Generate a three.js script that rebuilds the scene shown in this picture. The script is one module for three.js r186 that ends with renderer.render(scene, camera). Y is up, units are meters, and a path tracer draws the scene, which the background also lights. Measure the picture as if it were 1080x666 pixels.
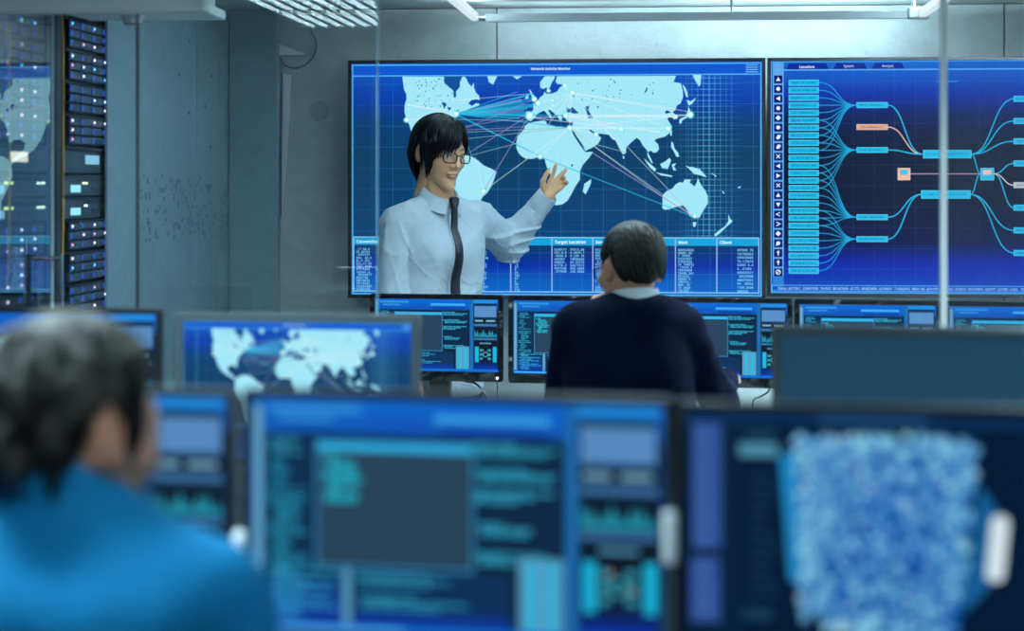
import * as THREE from 'three';
import { RoundedBoxGeometry } from 'three/addons/geometries/RoundedBoxGeometry.js';
import { mergeGeometries, mergeVertices } from 'three/addons/utils/BufferGeometryUtils.js';
import { RectAreaLightUniformsLib } from 'three/addons/lights/RectAreaLightUniformsLib.js';

// ---------- camera, exposure ----------
const scene = new THREE.Scene();
scene.background = new THREE.Color(0x000000);
const F = 1900, EYE = 1.5, YAW = 5 * Math.PI / 180, HORIZON = 195;   // focal length in pixels of the 1080 x 666 frame
const camera = new THREE.PerspectiveCamera(2 * Math.atan(333 / F) * 180 / Math.PI, 1080 / 666, 0.05, 60);
camera.position.set(0, EYE, 0);
camera.rotation.y = YAW;
camera.setViewOffset(1080, 666, 0, 333 - HORIZON, 1080, 666);
camera.focus = 6.15;
camera.userData.fStop = 1.75;
const renderer = new THREE.WebGLRenderer({ antialias: true });
renderer.toneMapping = THREE.LinearToneMapping;
renderer.toneMappingExposure = 1.0;
renderer.shadowMap.enabled = true;
RectAreaLightUniformsLib.init();
const LAMP_COLOR = new THREE.Color(0.62, 0.9, 1.0), LAMP_POWER = 70;

// ---------- helpers ----------
const V = (x, y, z) => new THREE.Vector3(x, y, z);
const RIGHT = V(Math.cos(YAW), 0, -Math.sin(YAW)), FWD = V(-Math.sin(YAW), 0, -Math.cos(YAW));
const ray = (px, py) => V(0, 0, 0).addScaledVector(RIGHT, (px - 540) / F).add(FWD).add(V(0, (HORIZON - py) / F, 0));
const at = (px, py, depth) => ray(px, py).multiplyScalar(depth).add(V(0, EYE, 0));   // a place in the room
const onZ = (px, py, z) => { const r = ray(px, py); return r.multiplyScalar(z / r.z).add(V(0, EYE, 0)); };
const onX = (px, py, x) => { const r = ray(px, py); return r.multiplyScalar(x / r.x).add(V(0, EYE, 0)); };
function rng(seed) { let a = seed >>> 0; return () => { a = (a + 0x6D2B79F5) >>> 0; let t = Math.imul(a ^ (a >>> 15), 1 | a); t = (t + Math.imul(t ^ (t >>> 7), 61 | t)) ^ t; return ((t ^ (t >>> 14)) >>> 0) / 4294967296; }; }
function hash3(x, y, z) { let h = Math.imul(x, 374761393) ^ Math.imul(y, 668265263) ^ Math.imul(z, 2147483647 - 1640531527); h = Math.imul(h ^ (h >>> 13), 1274126177); return ((h ^ (h >>> 16)) >>> 0) / 4294967296; }
function noise3(x, y, z) {
  const X = Math.floor(x), Y = Math.floor(y), Z = Math.floor(z); let u = x - X, v = y - Y, w = z - Z;
  u = u * u * (3 - 2 * u); v = v * v * (3 - 2 * v); w = w * w * (3 - 2 * w);
  const L = (a, b, t) => a + (b - a) * t, h = hash3;
  return L(L(L(h(X, Y, Z), h(X + 1, Y, Z), u), L(h(X, Y + 1, Z), h(X + 1, Y + 1, Z), u), v), L(L(h(X, Y, Z + 1), h(X + 1, Y, Z + 1), u), L(h(X, Y + 1, Z + 1), h(X + 1, Y + 1, Z + 1), u), v), w) * 2 - 1;
}
const taken = {};
function numbered(name) { const n = taken[name] = (taken[name] ?? -1) + 1; return n ? `${name}_${String(n).padStart(3, '0')}` : name; }
function shade(o) { o.traverse(c => { if (c.isMesh) { c.castShadow = true; c.receiveShadow = true; } }); return o; }
function part(parent, name, geo, mat, label) { const m = new THREE.Mesh(geo, mat); m.name = name; m.castShadow = m.receiveShadow = true; if (label) m.userData.label = label; parent.add(m); return m; }
function thing(name, label, category, pos = [0, 0, 0], turn = 0, group) { const g = new THREE.Group(); g.name = numbered(name); g.position.set(...pos); g.rotation.y = turn; g.userData = { label, category }; if (group) g.userData.group = group; scene.add(g); return g; }
function single(name, geo, mat, label, category, group) { const m = part(scene, numbered(name), geo, mat, label); m.userData.category = category; if (group) m.userData.group = group; return m; }
function structure(name, geo, mat, label, category) { const m = part(scene, name, geo, mat, label); m.userData.kind = 'structure'; m.userData.category = category; return m; }
// box from min to max with texture coordinates in metres
function metres(geo) {
  const p = geo.attributes.position, n = geo.attributes.normal, uv = new Float32Array(p.count * 2);
  for (let i = 0; i < p.count; i++) {
    const ax = Math.abs(n.getX(i)), ay = Math.abs(n.getY(i)), az = Math.abs(n.getZ(i));
    const [a, b] = ay > ax && ay > az ? [p.getX(i), p.getZ(i)] : ax > az ? [p.getZ(i), p.getY(i)] : [p.getX(i), p.getY(i)];
    uv[2 * i] = a; uv[2 * i + 1] = b;
  }
  geo.setAttribute('uv', new THREE.BufferAttribute(uv, 2)); return geo;
}
function bx(x0, x1, y0, y1, z0, z1, r = 0) {
  const w = Math.abs(x1 - x0), h = Math.abs(y1 - y0), d = Math.abs(z1 - z0);
  const g = r ? new RoundedBoxGeometry(w, h, d, 2, Math.min(r, w * .49, h * .49, d * .49)) : new THREE.BoxGeometry(w, h, d);
  g.translate((x0 + x1) / 2, (y0 + y1) / 2, (z0 + z1) / 2); return metres(g);
}
function tube(points, r, seg = 24, sides = 8, closed = false) { return new THREE.TubeGeometry(new THREE.CatmullRomCurve3(points.map(p => Array.isArray(p) ? V(...p) : p), closed), seg, r, sides, closed); }
function rod(a, b, r, r2 = r, sides = 14) { const A = Array.isArray(a) ? V(...a) : a, B = Array.isArray(b) ? V(...b) : b, d = B.clone().sub(A), g = new THREE.CylinderGeometry(r2, r, d.length(), sides); g.applyQuaternion(new THREE.Quaternion().setFromUnitVectors(V(0, 1, 0), d.clone().normalize())); g.translate(...A.add(B).multiplyScalar(.5).toArray()); return g; }
const merge = list => mergeGeometries(list.map(g => { const k = g.index ? g.toNonIndexed() : g; for (const n of Object.keys(k.attributes)) if (!['position', 'normal', 'uv'].includes(n)) k.deleteAttribute(n); return k; }), false);

// ---------- materials ----------
function noiseTexture(size, seed, fn, color) {
  const d = new Uint8Array(size * size * 4), r = rng(seed);
  for (let j = 0; j < size; j++) for (let i = 0; i < size; i++) { const c = fn(i / size, j / size, r); const k = 4 * (j * size + i); d[k] = c[0]; d[k + 1] = c[1]; d[k + 2] = c[2]; d[k + 3] = 255; }
  const t = new THREE.DataTexture(d, size, size); t.wrapS = t.wrapT = THREE.RepeatWrapping; t.magFilter = THREE.LinearFilter; t.minFilter = THREE.LinearMipmapLinearFilter; t.generateMipmaps = true; if (color) t.colorSpace = THREE.SRGBColorSpace; t.needsUpdate = true; return t;
}
const wrapN = (u, v, f, s) => { const a = u * 2 * Math.PI, b = v * 2 * Math.PI, k = f / (2 * Math.PI); return noise3(Math.cos(a) * k + s, Math.sin(a) * k + Math.cos(b) * k * 1.3, Math.sin(b) * k * 1.3 + s * 2.7); };
const concreteTex = noiseTexture(512, 3, (u, v, r) => { const n = wrapN(u, v, 6, 1) * 9 + wrapN(u, v, 22, 5) * 6 + wrapN(u, v, 90, 9) * 4 + (r() - .5) * 10; const pit = wrapN(u, v, 60, 20) > .8 ? -12 : 0; const g = 212 + n + pit; return [g - 3, g, g + 1]; }, true);
const concreteBump = noiseTexture(512, 4, (u, v, r) => { const g = 128 + wrapN(u, v, 40, 3) * 40 + wrapN(u, v, 110, 7) * 40 + (r() - .5) * 40 + (wrapN(u, v, 60, 20) > .8 ? -70 : 0); const c = Math.max(0, Math.min(255, g)); return [c, c, c]; });
const fabricBump = noiseTexture(256, 8, (u, v, r) => { const g = 128 + 55 * Math.sin(u * Math.PI * 2 * 64) * .5 + 55 * Math.sin(v * Math.PI * 2 * 64) * .5 + (r() - .5) * 60; return [g, g, g]; });
const foilBump = noiseTexture(256, 12, (u, v) => { const g = 128 + 120 * Math.abs(wrapN(u, v, 10, 2)) - 120 * Math.abs(wrapN(u, v, 24, 6)); const c = Math.max(0, Math.min(255, g)); return [c, c, c]; });
const std = (color, roughness = .6, metalness = 0, extra = {}) => new THREE.MeshStandardMaterial({ color, roughness, metalness, ...extra });
const M = {
  wallBack: std(0xe6edef, .85, 0, { map: concreteTex, bumpMap: concreteBump, bumpScale: .0012 }),
  wallLeft: std(0xa6c3ce, .55, 0, { map: concreteTex, bumpMap: concreteBump, bumpScale: .0004 }),
  wallDark: std(0x59666c, .9),
  floor: std(0x4a5257, .5, 0, { map: concreteTex }),
  ceiling: std(0xf2f4f4, .9, 0, { map: concreteTex }),
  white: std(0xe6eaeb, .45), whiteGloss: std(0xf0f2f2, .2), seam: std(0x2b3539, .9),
  alu: std(0xb9c3c8, .3, .9), chrome: std(0xd0d5d8, .18, 1), darkMetal: std(0x1b1f23, .45, .4),
  rack: std(0x10151b, .5, .3), rackFace: std(0x465664, .45, .4), rackLip: std(0x3c4957, .4, .5),
  plastic: std(0x101216, .38), plasticGrey: std(0x39434a, .42), foil: std(0x14181c, .2, .2, { bumpMap: foilBump, bumpScale: .012 }),
  deskTop: std(0xcfd6d8, .5), deskDark: std(0x2c3338, .5), deskLeg: std(0x2a2f33, .5, .4), black: std(0x07080a, .6), cableBlack: std(0x0c0d0f, .5), cableWhite: std(0xd7dcde, .5), cableYellow: std(0xe2a93a, .5),
  glass: new THREE.MeshPhysicalMaterial({ color: 0xffffff, transmission: 1, roughness: 0, ior: 1.85, thickness: 0 }),
  glassDoor: new THREE.MeshPhysicalMaterial({ color: 0xf2fbff, transmission: 1, roughness: 0, ior: 3.0, thickness: 0 }),
  glassEdge: std(0xc8dcdf, .25, 0, { }),
};
const glow = (color, k = 1) => new THREE.MeshStandardMaterial({ color: 0x000000, emissive: color, emissiveIntensity: k, roughness: .6 });
// ---------- what the screens show ----------
function canvas(w, h) { const c = document.createElement('canvas'); c.width = w; c.height = h; return [c, c.getContext('2d')]; }
function screenTexture(c) { const t = new THREE.CanvasTexture(c); t.colorSpace = THREE.SRGBColorSpace; t.anisotropy = 8; return t; }
function grad(ctx, y0, y1, stops) { const g = ctx.createLinearGradient(0, y0, 0, y1); stops.forEach(([p, c]) => g.addColorStop(p, c)); return g; }
const poly = (ctx, pts) => { ctx.beginPath(); pts.forEach(([x, y], i) => i ? ctx.lineTo(x, y) : ctx.moveTo(x, y)); ctx.closePath(); ctx.fill(); };
const LAND = [
  // north america
  [[425.5, 80], [427, 90], [427.5, 94], [430, 99], [430, 104], [428, 110], [428, 118], [430, 126], [433, 131], [435, 138], [439, 147], [446, 157], [455, 163], [464, 167], [472, 174], [474, 172], [466, 163], [458, 157], [456, 150], [461, 146], [468, 146], [473, 150], [475, 147], [474, 142], [477, 133], [479, 128], [482, 125], [484, 121], [487, 119], [492, 117], [498, 114], [503, 112], [507, 111], [508, 108.5], [504, 108], [500, 111], [496, 108.5], [499, 105], [505, 104], [508, 105], [507.5, 100], [504, 97], [502, 91], [502, 86], [499.5, 90.5], [496, 87], [494, 82], [492, 80]],
  // south america
  [[474, 168], [480, 164], [488, 162], [498, 163.4], [507, 169], [512.4, 174], [520, 177], [526, 180.5], [524, 187], [520.5, 196], [516, 203], [511.5, 206.7], [507, 215.7], [503, 219], [498, 228], [494, 240], [492, 248], [487, 248], [484, 232], [482, 212], [476, 200], [470, 186], [471, 176]],
  [[516, 79.5], [518, 86], [522.5, 88.5], [525, 83], [526.7, 79.5]], [[543, 79.5], [547.5, 83], [553, 79.5]],
  [[560, 93], [562.5, 95], [564.5, 99], [567, 101], [569, 104], [564, 105.3], [562.5, 99]], [[556, 104], [557.5, 99], [560, 99], [559.6, 103]],
  // europe, asia, africa
  [[577, 79.5], [572, 86], [572.4, 92], [576, 93], [579, 91], [580, 96], [583, 90], [584, 87], [586.6, 83], [588, 79.5], [590, 79.5], [588.3, 85], [590, 87.6], [597, 88.5], [597, 89.5], [593, 91], [590, 95.7], [584.6, 97.7], [579, 98.2], [576.5, 95.7], [575.5, 99], [572, 102], [569, 106], [564, 109], [565, 114.6], [563, 117], [557, 116.6], [556, 122], [558, 125.4], [562, 127], [566, 124], [569, 119.5], [574, 116.6], [576.5, 116], [579, 119], [582, 123], [584.3, 124.6], [584, 121], [580, 114.8], [582.5, 115], [586.6, 118.6], [590.7, 122], [592, 125.4], [594.7, 126.8], [595.4, 123.4], [594, 120.7], [597.4, 120], [599, 123], [599.5, 126], [603.5, 128], [607, 127.4], [606.2, 131], [603.5, 133.5], [599.5, 133.5], [594, 132.6], [588.6, 133.2], [586, 131.5], [579, 130], [578.5, 127.4], [576.5, 126], [571, 126.8], [564, 128], [560, 128.8], [556, 132], [555, 135.5], [551, 140], [548, 143], [546.8, 150], [547, 156], [549.4, 160.7], [553, 164.5], [557.5, 167], [564.7, 166.7], [570, 165], [574, 166], [577, 167.4], [578, 172], [580, 178], [583, 184], [583, 190], [584.5, 198], [585, 206], [587.5, 215.7], [595, 214.8], [600.7, 211], [606, 202], [609, 196], [614, 188.6], [614, 179.6], [617, 173], [624, 165], [627.7, 159], [620, 159.5], [617, 156], [612, 149], [607, 141], [605.5, 137], [607.5, 138], [611, 143.5], [617.5, 153], [619.5, 158.3], [626.5, 155], [633, 151], [636.6, 144.5], [633, 141.5], [628.5, 140.5], [623.5, 136.5], [625, 135.8], [628.5, 138], [634.6, 140], [644, 141], [648, 145.7], [651.5, 147], [655, 155], [659, 161.8], [661.5, 161], [663, 154], [668, 149], [673.5, 144.2], [677, 147], [680, 152.5], [684, 157], [687, 163], [690.5, 170.5], [689.3, 171], [685, 164], [684.5, 160], [688, 157.5], [691, 160], [695, 159], [697, 156], [696, 151], [692, 147], [695, 145], [703, 143], [710, 137.6], [710.3, 132], [707, 127], [705.5, 123.5], [709, 122.3], [713, 125], [716, 124], [714, 120], [711, 117], [704, 119], [703, 117.5], [705, 115], [710, 118], [714, 115], [715.4, 110.5], [719.5, 108], [722, 101], [721.5, 94], [719.5, 87], [714.7, 86], [712, 85.5], [714.7, 79]],
  [[731.6, 78], [735, 85], [738.5, 90.5], [740, 88], [741, 78]], [[721, 87.5], [724, 91], [726.5, 96], [727, 102], [725, 101], [722.5, 93]],
  [[726, 104], [729.6, 106], [735.7, 102], [732, 108], [728, 110.5], [726.5, 108]], [[727.5, 111], [729.8, 116], [729.2, 121], [721, 126], [720, 129.5], [718, 129], [718, 124.8], [725, 121], [727, 115]], [[708.5, 138], [710.5, 137], [710, 142], [708.5, 142]],
  [[709.5, 148], [711.5, 149], [713, 155], [717, 160], [718, 164], [715, 164], [712, 158], [709.5, 154]], [[680.6, 165.5], [685, 169], [694, 177], [692.5, 180], [687, 175]], [[693, 180.3], [700, 181.5], [711, 183.8], [710, 185.2], [699, 183.5]], [[698, 171.5], [703, 169], [708, 165], [709.5, 168], [706, 177], [700, 176]], [[710, 172], [715, 170.5], [712.5, 174], [715, 178.5], [711.5, 178]],
  [[723.6, 172.5], [728, 174.5], [731, 174.5], [739, 176.5], [743, 181], [746.7, 185.5], [739, 183], [733.5, 182], [729, 177.5]],
  [[700.5, 204.5], [704.6, 200], [711, 197], [714, 193], [718, 190.5], [722, 191], [723.6, 187.5], [730, 187.6], [729, 191], [734, 195], [736, 191], [737.6, 186], [739, 190], [741, 194], [745, 199], [747.5, 204.5], [747.8, 212.7], [742.5, 221], [739, 227.6], [734, 228.4], [728.5, 226], [727, 221], [722, 215], [713, 217], [708, 219], [703, 219.7], [700.3, 218]],
  [[732, 232.3], [736, 232.3], [734.5, 237.5], [732.5, 237]], [[769, 223.5], [771, 229], [773.5, 231], [770, 234.5], [767, 237], [761, 243], [756, 247], [754, 245.3], [761, 239.5], [766, 236], [769, 231]], [[626, 187.7], [625.5, 192], [624, 196], [620, 204], [617, 201], [618.7, 192.5]],
  [[659, 163], [660.5, 163.5], [660.5, 166.5], [659, 166]], [[778, 196], [782, 194], [781, 196.5]], [[762, 199], [765, 201.5], [764, 203]], [[750, 180], [757, 184], [756, 185]],
];
const LAKES = [[[470, 79], [470.5, 87], [477, 92], [480, 95], [480.6, 102], [483, 102], [483, 95.5], [487, 91], [487, 86], [490, 79]], [[600, 112], [603, 114.5], [606, 112], [609, 115], [613, 118.3], [608, 119], [603, 117.4], [600, 117.6]], [[619, 112], [624, 110.5], [623, 114], [625, 119], [628, 123], [623, 124], [621, 117]], [[632, 111], [634, 112], [632.5, 113.5]], [[467, 108], [471, 107], [473, 110], [470, 114], [469, 110]], [[474, 112], [478, 113], [475, 117]], [[605, 172], [607, 173], [606, 175], [604.5, 174]], [[682, 96], [684, 91], [684.5, 95], [681, 98]], [[482, 117], [487, 114.5], [483, 118.5]]];
function drawMap(ctx) {
  ctx.fillStyle = '#a3e8f8'; LAND.forEach(p => poly(ctx, p));
  ctx.fillStyle = '#0a4f96'; LAKES.forEach(p => poly(ctx, p));
  const r = rng(5);
  for (let i = 0; i < 60; i++) { const x = 440 + r() * 40, y = 82 + r() * 30; ctx.fillRect(x, y, .4 + r() * .8, .4 + r() * 1.3); }
  for (let i = 0; i < 26; i++) { const x = 600 + r() * 110, y = 82 + r() * 30; ctx.fillRect(x, y, .5 + r(), .5 + r()); }
  const line = (x0, y0, x1, y1, c, w = .7) => { ctx.strokeStyle = c; ctx.lineWidth = w; ctx.beginPath(); ctx.moveTo(x0, y0); ctx.lineTo(x1, y1); ctx.stroke(); };
  const cy = 'rgba(40,190,225,.75)', wh = 'rgba(235,240,250,.55)', pk = 'rgba(170,140,205,.75)', ol = 'rgba(150,190,175,.8)';
  for (let i = 0; i < 15; i++) line(483, 119.5, 548 + r() * 20, 96 + i * 2.0, i % 6 == 4 ? pk : cy, .8 + r() * .8);
  for (const [x, y] of [[561, 121], [566, 104], [570, 108], [603, 134], [599, 121]]) line(483, 119.5, x, y, cy, 1);
  line(483, 119.5, 560, 158, cy, 1); line(483, 119.5, 500, 165, cy, .8); line(484, 121, 572, 164, cy, .8);
  line(432, 110, 562, 98, wh, .8); line(432, 110, 483, 119.5, wh, 1); line(430, 126, 483, 119.5, wh, 1); line(432, 110, 478, 116, wh, 1);
  line(478, 125, 560, 127, ol); line(486, 137, 556, 133, pk); line(488, 139, 600, 134, ol); line(492, 146, 600, 134, ol); line(498, 160, 560, 121, pk, .9); line(500, 163, 553, 149, ol); line(512, 201, 561, 121, pk, .9); line(512, 201, 603, 134, wh, .9); line(512, 201, 561, 165, ol, .9); line(486, 134, 561, 121, pk); line(480, 140, 566, 104, pk, .7);
  line(512, 201, 503, 165, wh, .7);
  for (const [x, y] of [[572, 164.5], [630, 140], [706, 134.5], [657, 135], [730, 120], [606, 97]]) line(603, 134, x, y, wh, .9);
  for (const [x, y] of [[599, 121], [580, 116], [570, 108], [706, 115], [709, 135], [663, 160], [730, 117], [581, 130]]) line(606, 97, x, y, wh, .9);
  for (const [x, y] of [[696, 138], [714.5, 122], [730, 120], [657, 135]]) { line(599, 121, x, y, wh, .9); line(561, 123, x, y, wh, .7); }
  line(598, 89.5, 606, 97, wh, .9); line(630, 151, 663, 160, ol, .8); line(603, 134, 702, 207, ol, .9); line(627, 160, 734, 227, pk, 1); line(610, 140, 734, 227, wh, .8); line(663, 153, 734, 227, 'rgba(190,190,200,.8)', .8); line(572, 164.5, 734, 227, cy, 1);
  for (const [x, y, s] of [[430, 126, 2.4], [483, 119.5, 2.6], [478, 125, 1.6], [432, 110, 1.4], [561, 121, 3.4], [566, 104, 2.4], [570, 108, 2.6], [598, 89.5, 2.2], [606, 97, 2.4], [599, 121, 2.4], [603, 134, 2.4], [631, 140.5, 2.2], [657, 135, 2.4], [729.5, 120, 3], [714.5, 122, 1.8], [706, 134.5, 2.6], [572, 164.5, 2.2], [512, 201, 2.2], [734, 226, 1.8], [696, 138, 1.2], [581, 95, 1.8], [585, 105, 1.4], [585.5, 110, 1.2]]) {
    const g = ctx.createRadialGradient(x, y, 0, x, y, s * 1.7); g.addColorStop(0, 'rgba(255,255,255,1)'); g.addColorStop(.45, 'rgba(235,255,255,.95)'); g.addColorStop(.7, 'rgba(90,240,225,.6)'); g.addColorStop(1, 'rgba(60,220,220,0)');
    ctx.fillStyle = g; ctx.beginPath(); ctx.arc(x, y, s * 1.7, 0, 7); ctx.fill();
  }
}
function fineGrid(ctx, x0, x1, y0, y1, a = 1) {
  ctx.lineWidth = .28; ctx.strokeStyle = `rgba(70,170,240,${.2 * a})`; ctx.beginPath();
  for (let x = x0; x < x1; x += 2.6) { ctx.moveTo(x, y0); ctx.lineTo(x, y1); } for (let y = y0; y < y1; y += 2.6) { ctx.moveTo(x0, y); ctx.lineTo(x1, y); } ctx.stroke();
  ctx.lineWidth = .5; ctx.strokeStyle = `rgba(70,170,240,${.3 * a})`; ctx.beginPath();
  for (let x = x0; x < x1; x += 22.3) { ctx.moveTo(x, y0); ctx.lineTo(x, y1); } for (let y = y0; y < y1; y += 22.3) { ctx.moveTo(x0, y); ctx.lineTo(x1, y); } ctx.stroke();
}
const digits = (r, n) => { let s = ''; for (let i = 0; i < n; i++) s += r() < .08 ? '.' : r() < .04 ? ' ' : Math.floor(r() * 10); return s; };
function mapScreen() {
  const [c, ctx] = canvas(1732, 984), r = rng(77);
  ctx.setTransform(4, 0, 0, 4, -371 * 4, -66 * 4);
  ctx.fillStyle = grad(ctx, 66, 312, [[0, '#0a52c0'], [.08, '#0848b4'], [.16, '#0738a6'], [.26, '#06396f'], [.4, '#06375f'], [.6, '#063a68'], [.75, '#053c70'], [.8, '#04306a'], [.87, '#0428a0'], [.93, '#0656b8'], [1, '#0a66c8']]); ctx.fillRect(371, 66, 433, 246);
  fineGrid(ctx, 371, 804, 66, 312);
  ctx.save(); ctx.beginPath(); ctx.rect(373, 79.5, 430, 170); ctx.clip();
  for (let i = 0; i < 12; i++) { const x = 719 + i * 5.9, a = Math.max(0, 1 - Math.abs(x - 747) / 34); ctx.fillStyle = `rgba(110,205,240,${.62 * a})`; ctx.fillRect(x, 79, .9, 170); }
  for (let i = 0; i < 29; i++) { const g = ctx.createLinearGradient(712, 0, 786, 0); g.addColorStop(0, 'rgba(110,205,240,0)'); g.addColorStop(.45, 'rgba(110,205,240,.6)'); g.addColorStop(1, 'rgba(110,205,240,0)'); ctx.fillStyle = g; ctx.fillRect(712, 83 + i * 5.9, 74, .9); }
  ctx.transform(1, 2.2 / 433, 0, 1, 0, -371 * 2.2 / 433); drawMap(ctx); ctx.restore();
  fineGrid(ctx, 371, 804, 66, 312, .35);
  ctx.fillStyle = 'rgba(12,90,215,.75)'; ctx.fillRect(372, 67.5, 431, 11.5);
  ctx.strokeStyle = '#56b8f2'; ctx.lineWidth = 1.3; ctx.strokeRect(372.3, 68, 430.4, 242.8); ctx.beginPath(); ctx.moveTo(372, 79.5); ctx.lineTo(803, 79.5); ctx.stroke();
  ctx.fillStyle = 'rgba(80,190,245,.8)'; ctx.fillRect(397.4, 79.5, .9, 170);
  ctx.fillStyle = '#e8fbff'; ctx.font = 'bold 3.4px sans-serif'; ctx.textAlign = 'center'; ctx.textBaseline = 'middle'; ctx.fillText('Network Activity Monitor', 583, 73);
  ctx.fillStyle = '#7fd0f5'; for (let i = 0; i < 4; i++) ctx.fillRect(787, 69.6 + i * 2.4, 12.5, .8);
  // table
  ctx.fillStyle = '#12a3dc'; ctx.fillRect(373.5, 251, 427, 8);
  ctx.strokeStyle = '#8ecff5'; ctx.lineWidth = 1.1; ctx.strokeRect(373.5, 250.6, 427, 57.4);
  const cols = [373.5, 411.5, 454.5, 498, 541, 584.5, 627.5, 671, 714, 757, 800.5], names = ['Connections', '', '', '', '', 'Target Location', 'Server', '', 'Host', 'Client'];
  ctx.textAlign = 'left';
  cols.forEach((x, i) => {
    if (i) { ctx.fillStyle = '#9ab8ee'; ctx.fillRect(x - .6, 250.6, 1.2, 57.4); }
    if (i > 9) return;
    ctx.fillStyle = '#f2fdff'; ctx.font = 'bold 4.4px sans-serif'; ctx.fillText(names[i], x + 3, 255.4);
    ctx.fillStyle = '#8fdcf8'; ctx.font = 'bold 3.1px monospace';
    const rows = i == 5 ? 8 : i == 9 ? 12 : 15, step = i == 5 ? 3.3 : i == 9 ? 3.9 : 3.05;
    for (let k = 0; k < rows; k++) {
      const s = i == 9 ? digits(r, 9) : i == 5 ? digits(r, 7) + '  ' + digits(r, 8) : i == 4 || i == 1 ? digits(r, 2 + (k % 5 == 4)) : digits(r, 7 + Math.floor(r() * 3));
      ctx.fillText(s, i == 9 ? x + 21 : i == 4 ? x - 42 + 46 : x + 2.5, 263.5 + k * step);
    }
  });
  return screenTexture(c);
}
function treeScreen() {
  const [c, ctx] = canvas(1752, 996), r = rng(31);
  ctx.setTransform(4, 0, 0, 4, -812 * 4, -62 * 4);
  ctx.fillStyle = grad(ctx, 62, 311, [[0, '#0a62cc'], [.07, '#0a50c0'], [.15, '#0628a0'], [.24, '#021656'], [.36, '#010a2c'], [.62, '#01082c'], [.78, '#020c44'], [.86, '#041aa0'], [.93, '#0430b0'], [1, '#0a5ac6']]); ctx.fillRect(812, 62, 438, 249);
  fineGrid(ctx, 812, 1250, 62, 311, .8);
  ctx.fillStyle = '#5fa6ea'; ctx.fillRect(814.5, 63.5, 12, 230); ctx.fillStyle = '#2d7fd6'; ctx.fillRect(814.5, 292, 12, 12);
  const shapes = ['tri', 'dot', 'arrow', 'dot', 'diamond', 'person', 'leaf', 'flag', 'cross', 'left', 'right', 'cross', 'up', 'down', 'lt', 'gt', 'diamond', 'fish', 'f', 't', 'no'];
  for (let i = 0; i < 21; i++) {
    const y = 81.4 + i * 10.35; ctx.fillStyle = '#06106c'; ctx.fillRect(816, y - 4, 9, 8.4); ctx.fillStyle = '#e6f3ff'; ctx.strokeStyle = '#e6f3ff'; ctx.lineWidth = 1; const x = 820.5, s = shapes[i];
    if (s == 'tri' || s == 'up') poly(ctx, [[x - 2.5, y + 2], [x + 2.5, y + 2], [x, y - 2.6]]); else if (s == 'down') poly(ctx, [[x - 2.5, y - 2], [x + 2.5, y - 2], [x, y + 2.6]]); else if (s == 'left' || s == 'arrow') poly(ctx, [[x + 2, y - 2.6], [x + 2, y + 2.6], [x - 2.6, y]]); else if (s == 'right') poly(ctx, [[x - 2, y - 2.6], [x - 2, y + 2.6], [x + 2.6, y]]);
    else if (s == 'diamond') poly(ctx, [[x - 3, y], [x, y - 3], [x + 3, y], [x, y + 3]]); else if (s == 'cross') { ctx.beginPath(); ctx.moveTo(x - 2, y - 2); ctx.lineTo(x + 2, y + 2); ctx.moveTo(x + 2, y - 2); ctx.lineTo(x - 2, y + 2); ctx.stroke(); } else if (s == 'lt') { ctx.beginPath(); ctx.moveTo(x + 2, y - 2); ctx.lineTo(x - 2, y); ctx.lineTo(x + 2, y + 2); ctx.stroke(); } else if (s == 'gt') { ctx.beginPath(); ctx.moveTo(x - 2, y - 2); ctx.lineTo(x + 2, y); ctx.lineTo(x - 2, y + 2); ctx.stroke(); }
    else if (s == 'f' || s == 't') { ctx.fillRect(x - .6, y - 2.6, 1.3, 5.4); ctx.fillRect(x - 1.8, y - 1.2, 3.4, 1.1); } else if (s == 'no') { ctx.beginPath(); ctx.arc(x, y, 2.3, 0, 7); ctx.moveTo(x - 1.6, y + 1.6); ctx.lineTo(x + 1.6, y - 1.6); ctx.stroke(); } else if (s == 'leaf' || s == 'flag') poly(ctx, [[x - 2.4, y + 1], [x - .5, y - 2.6], [x + 2.8, y - 2], [x + 1.8, y + 1.6], [x - 1, y + 2.6]]); else { ctx.beginPath(); ctx.arc(x, y, 2.2, 0, 7); ctx.fill(); if (s == 'fish') poly(ctx, [[x, y], [x - 3.4, y + 2.4], [x - 1, y + 2.6]]); }
  }
  ctx.strokeStyle = '#4aa8f0'; ctx.lineWidth = 1.2; ctx.strokeRect(813, 62.9, 436, 247.2);
  ctx.fillStyle = '#06249a'; for (const [a, b] of [[829, 875], [880, 916], [921, 956]]) { poly(ctx, [[a, 71], [a + 3, 64.5], [b - 3, 64.5], [b, 71]]); }
  ctx.fillStyle = '#5fb4f4'; ctx.fillRect(826.5, 71, 423, 1.3); ctx.fillStyle = '#f0fbff'; ctx.font = 'bold 4px sans-serif'; ctx.textBaseline = 'middle'; ctx.fillText('Location', 843, 68.3); ctx.font = '3.4px sans-serif'; ctx.fillText('System', 891, 68); ctx.fillText('Analysis', 932, 68);
  ctx.fillStyle = '#38a8e8'; ctx.fillRect(990, 84, 23, 1); ctx.strokeStyle = '#55aef2'; ctx.lineWidth = .9; for (let i = 0; i < 3; i++) { ctx.beginPath(); ctx.moveTo(817, 65.5 + i * 1.9); ctx.lineTo(824, 65.5 + i * 1.9); ctx.stroke(); }
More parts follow.
